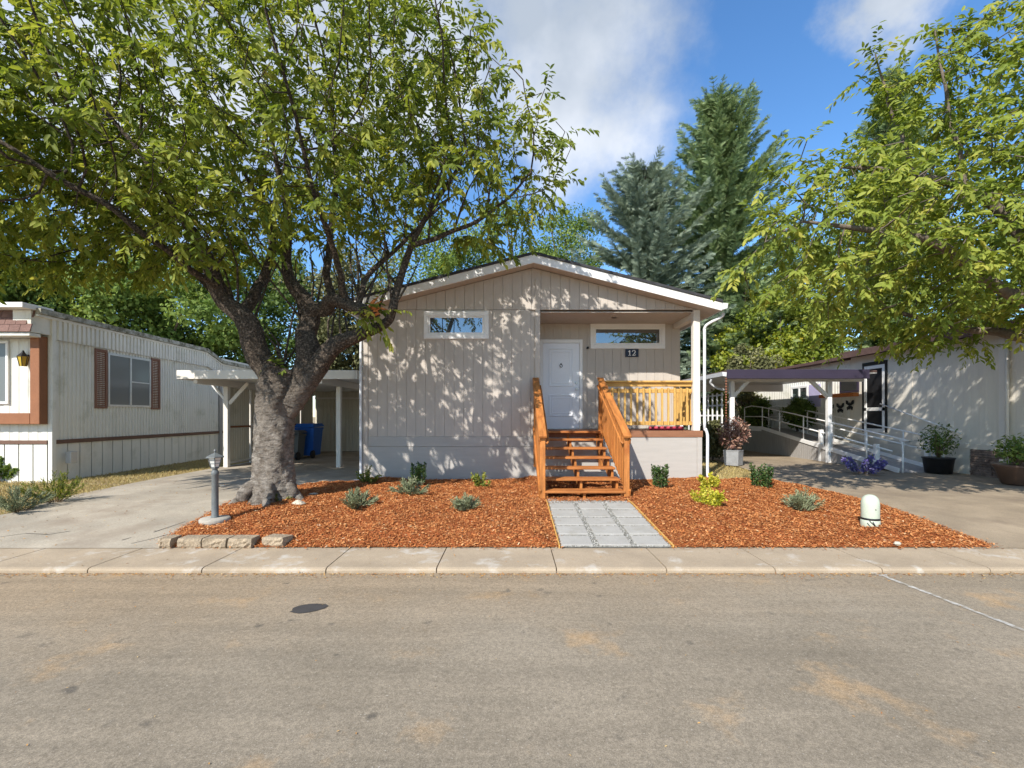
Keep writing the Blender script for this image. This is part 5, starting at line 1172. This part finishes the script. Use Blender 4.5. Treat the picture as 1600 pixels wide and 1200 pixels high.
pot(1590, 758, 0, [(.20, 0), (.24, .03), (.33, .30), (.37, .36), (.38, .40), (.34, .40)], M['brownpot'], 'large round brown glazed pot with leafy plant by the stone skirting', 0, M['bgmid'], .75, .60, 700, .08, 62)
pot(1466, 740, 0, [(.22, 0), (.25, .02), (.29, .34), (.31, .36), (.31, .38), (.28, .38)], M['black'], 'black tub with leafy shrub at the foot of the ramp', 0, M['bgdark'], .75, .80, 700, .075, 63)
pot(1390, 722, 0, [(.16, 0), (.18, .02), (.21, .28), (.22, .30)], M['black'], 'small black pot with green plant beside the ramp wall', 0, M['bgmid'], .5, .85, 420, .08, 64)
# dry grass
def grass(poly, n, hmin, hmax, lab, seed, lm):
    rg = np.random.default_rng(seed); xs_ = [p[0] for p in poly]; ys_ = [p[1] for p in poly]; x = rg.uniform(min(xs_), max(xs_), n); y = rg.uniform(min(ys_), max(ys_), n); k = inside(x, y, poly); x, y = x[k], y[k]
    a = randdir(len(x), .5) * .8 + np.array((0, 0, 1)); V, F, r = scatter([(0, -.04, 0), (0, .04, 0), (.6, .03, 0), (1, 0, .12), (.6, -.03, 0)], [(0, 1, 2, 4), (4, 2, 3, 3)][:1], np.stack((x, y, gzv(y) - .03), 1), rot_from(a, randdir(len(x))), rg.uniform(hmin, hmax, len(x)), rg.random(len(x)))
    me = fmesh('dry_grass', V, F, r); me.materials.append(lm); setp(link('dry_grass', me), lab, 'grass', kind='stuff')
grass([(-9.65, 9.6), (-7.7, 9.0), (-7.4, 7.9), (-7.2, 6.6), (-9, 5.6), (-12, 6), (-12, 9.5)], 26000, .04, .12, 'dry straw coloured grass before the mobile home', 71, M['blade'])
grass([(-9.6, 9.6), (-7.75, 9.2), (-7.85, 17), (-10, 18)], 22000, .04, .11, 'dry grass strip along the ribbed side wall', 72, M['blade'])
grass([(4.15, 9.65), (5.5, 9.6), (6.3, 13), (6.2, 16), (4.15, 16)], 16000, .04, .12, 'dry grass between the home and the right driveway', 73, M['blade'])
# fallen leaves and grit along the kerb
N = 2600; x = rng.uniform(-7, 7, N); y = 4.52 - rng.exponential(.035, N); k = rng.random(N); x2 = rng.uniform(-6, 6, 260); y2 = rng.uniform(2.0, 4.5, 260); x3 = rng.uniform(-7.5, -4.2, 420); y3 = rng.uniform(5.3, 10, 420); x4 = rng.uniform(-7, 7, 180); y4 = rng.uniform(4.6, 5.18, 180)
pos = np.concatenate((np.stack((x, y, np.full(N, -.191)), 1), np.stack((x2, y2, np.full(260, -.192)), 1), np.stack((x3, y3, gzv(y3) + .014), 1), np.stack((x4, y4, np.full(180, -.142)), 1)))
sz = np.concatenate((rng.uniform(.006, .03, N), rng.uniform(.004, .018, 260), rng.uniform(.008, .032, 420), rng.uniform(.006, .025, 180)))
V, F, r = scatter(LEAF_V, LEAF_F, pos, rot_from(randdir(len(pos), .15), np.array((0, 0, 1)) + randdir(len(pos)) * .35), sz, rng.random(len(pos)))
me = fmesh('leaf_litter', V, F, r); me.materials.append(M['litter']); setp(link('leaf_litter', me), 'dry leaf litter along the kerb and on the paving', 'leaf litter', kind='stuff')
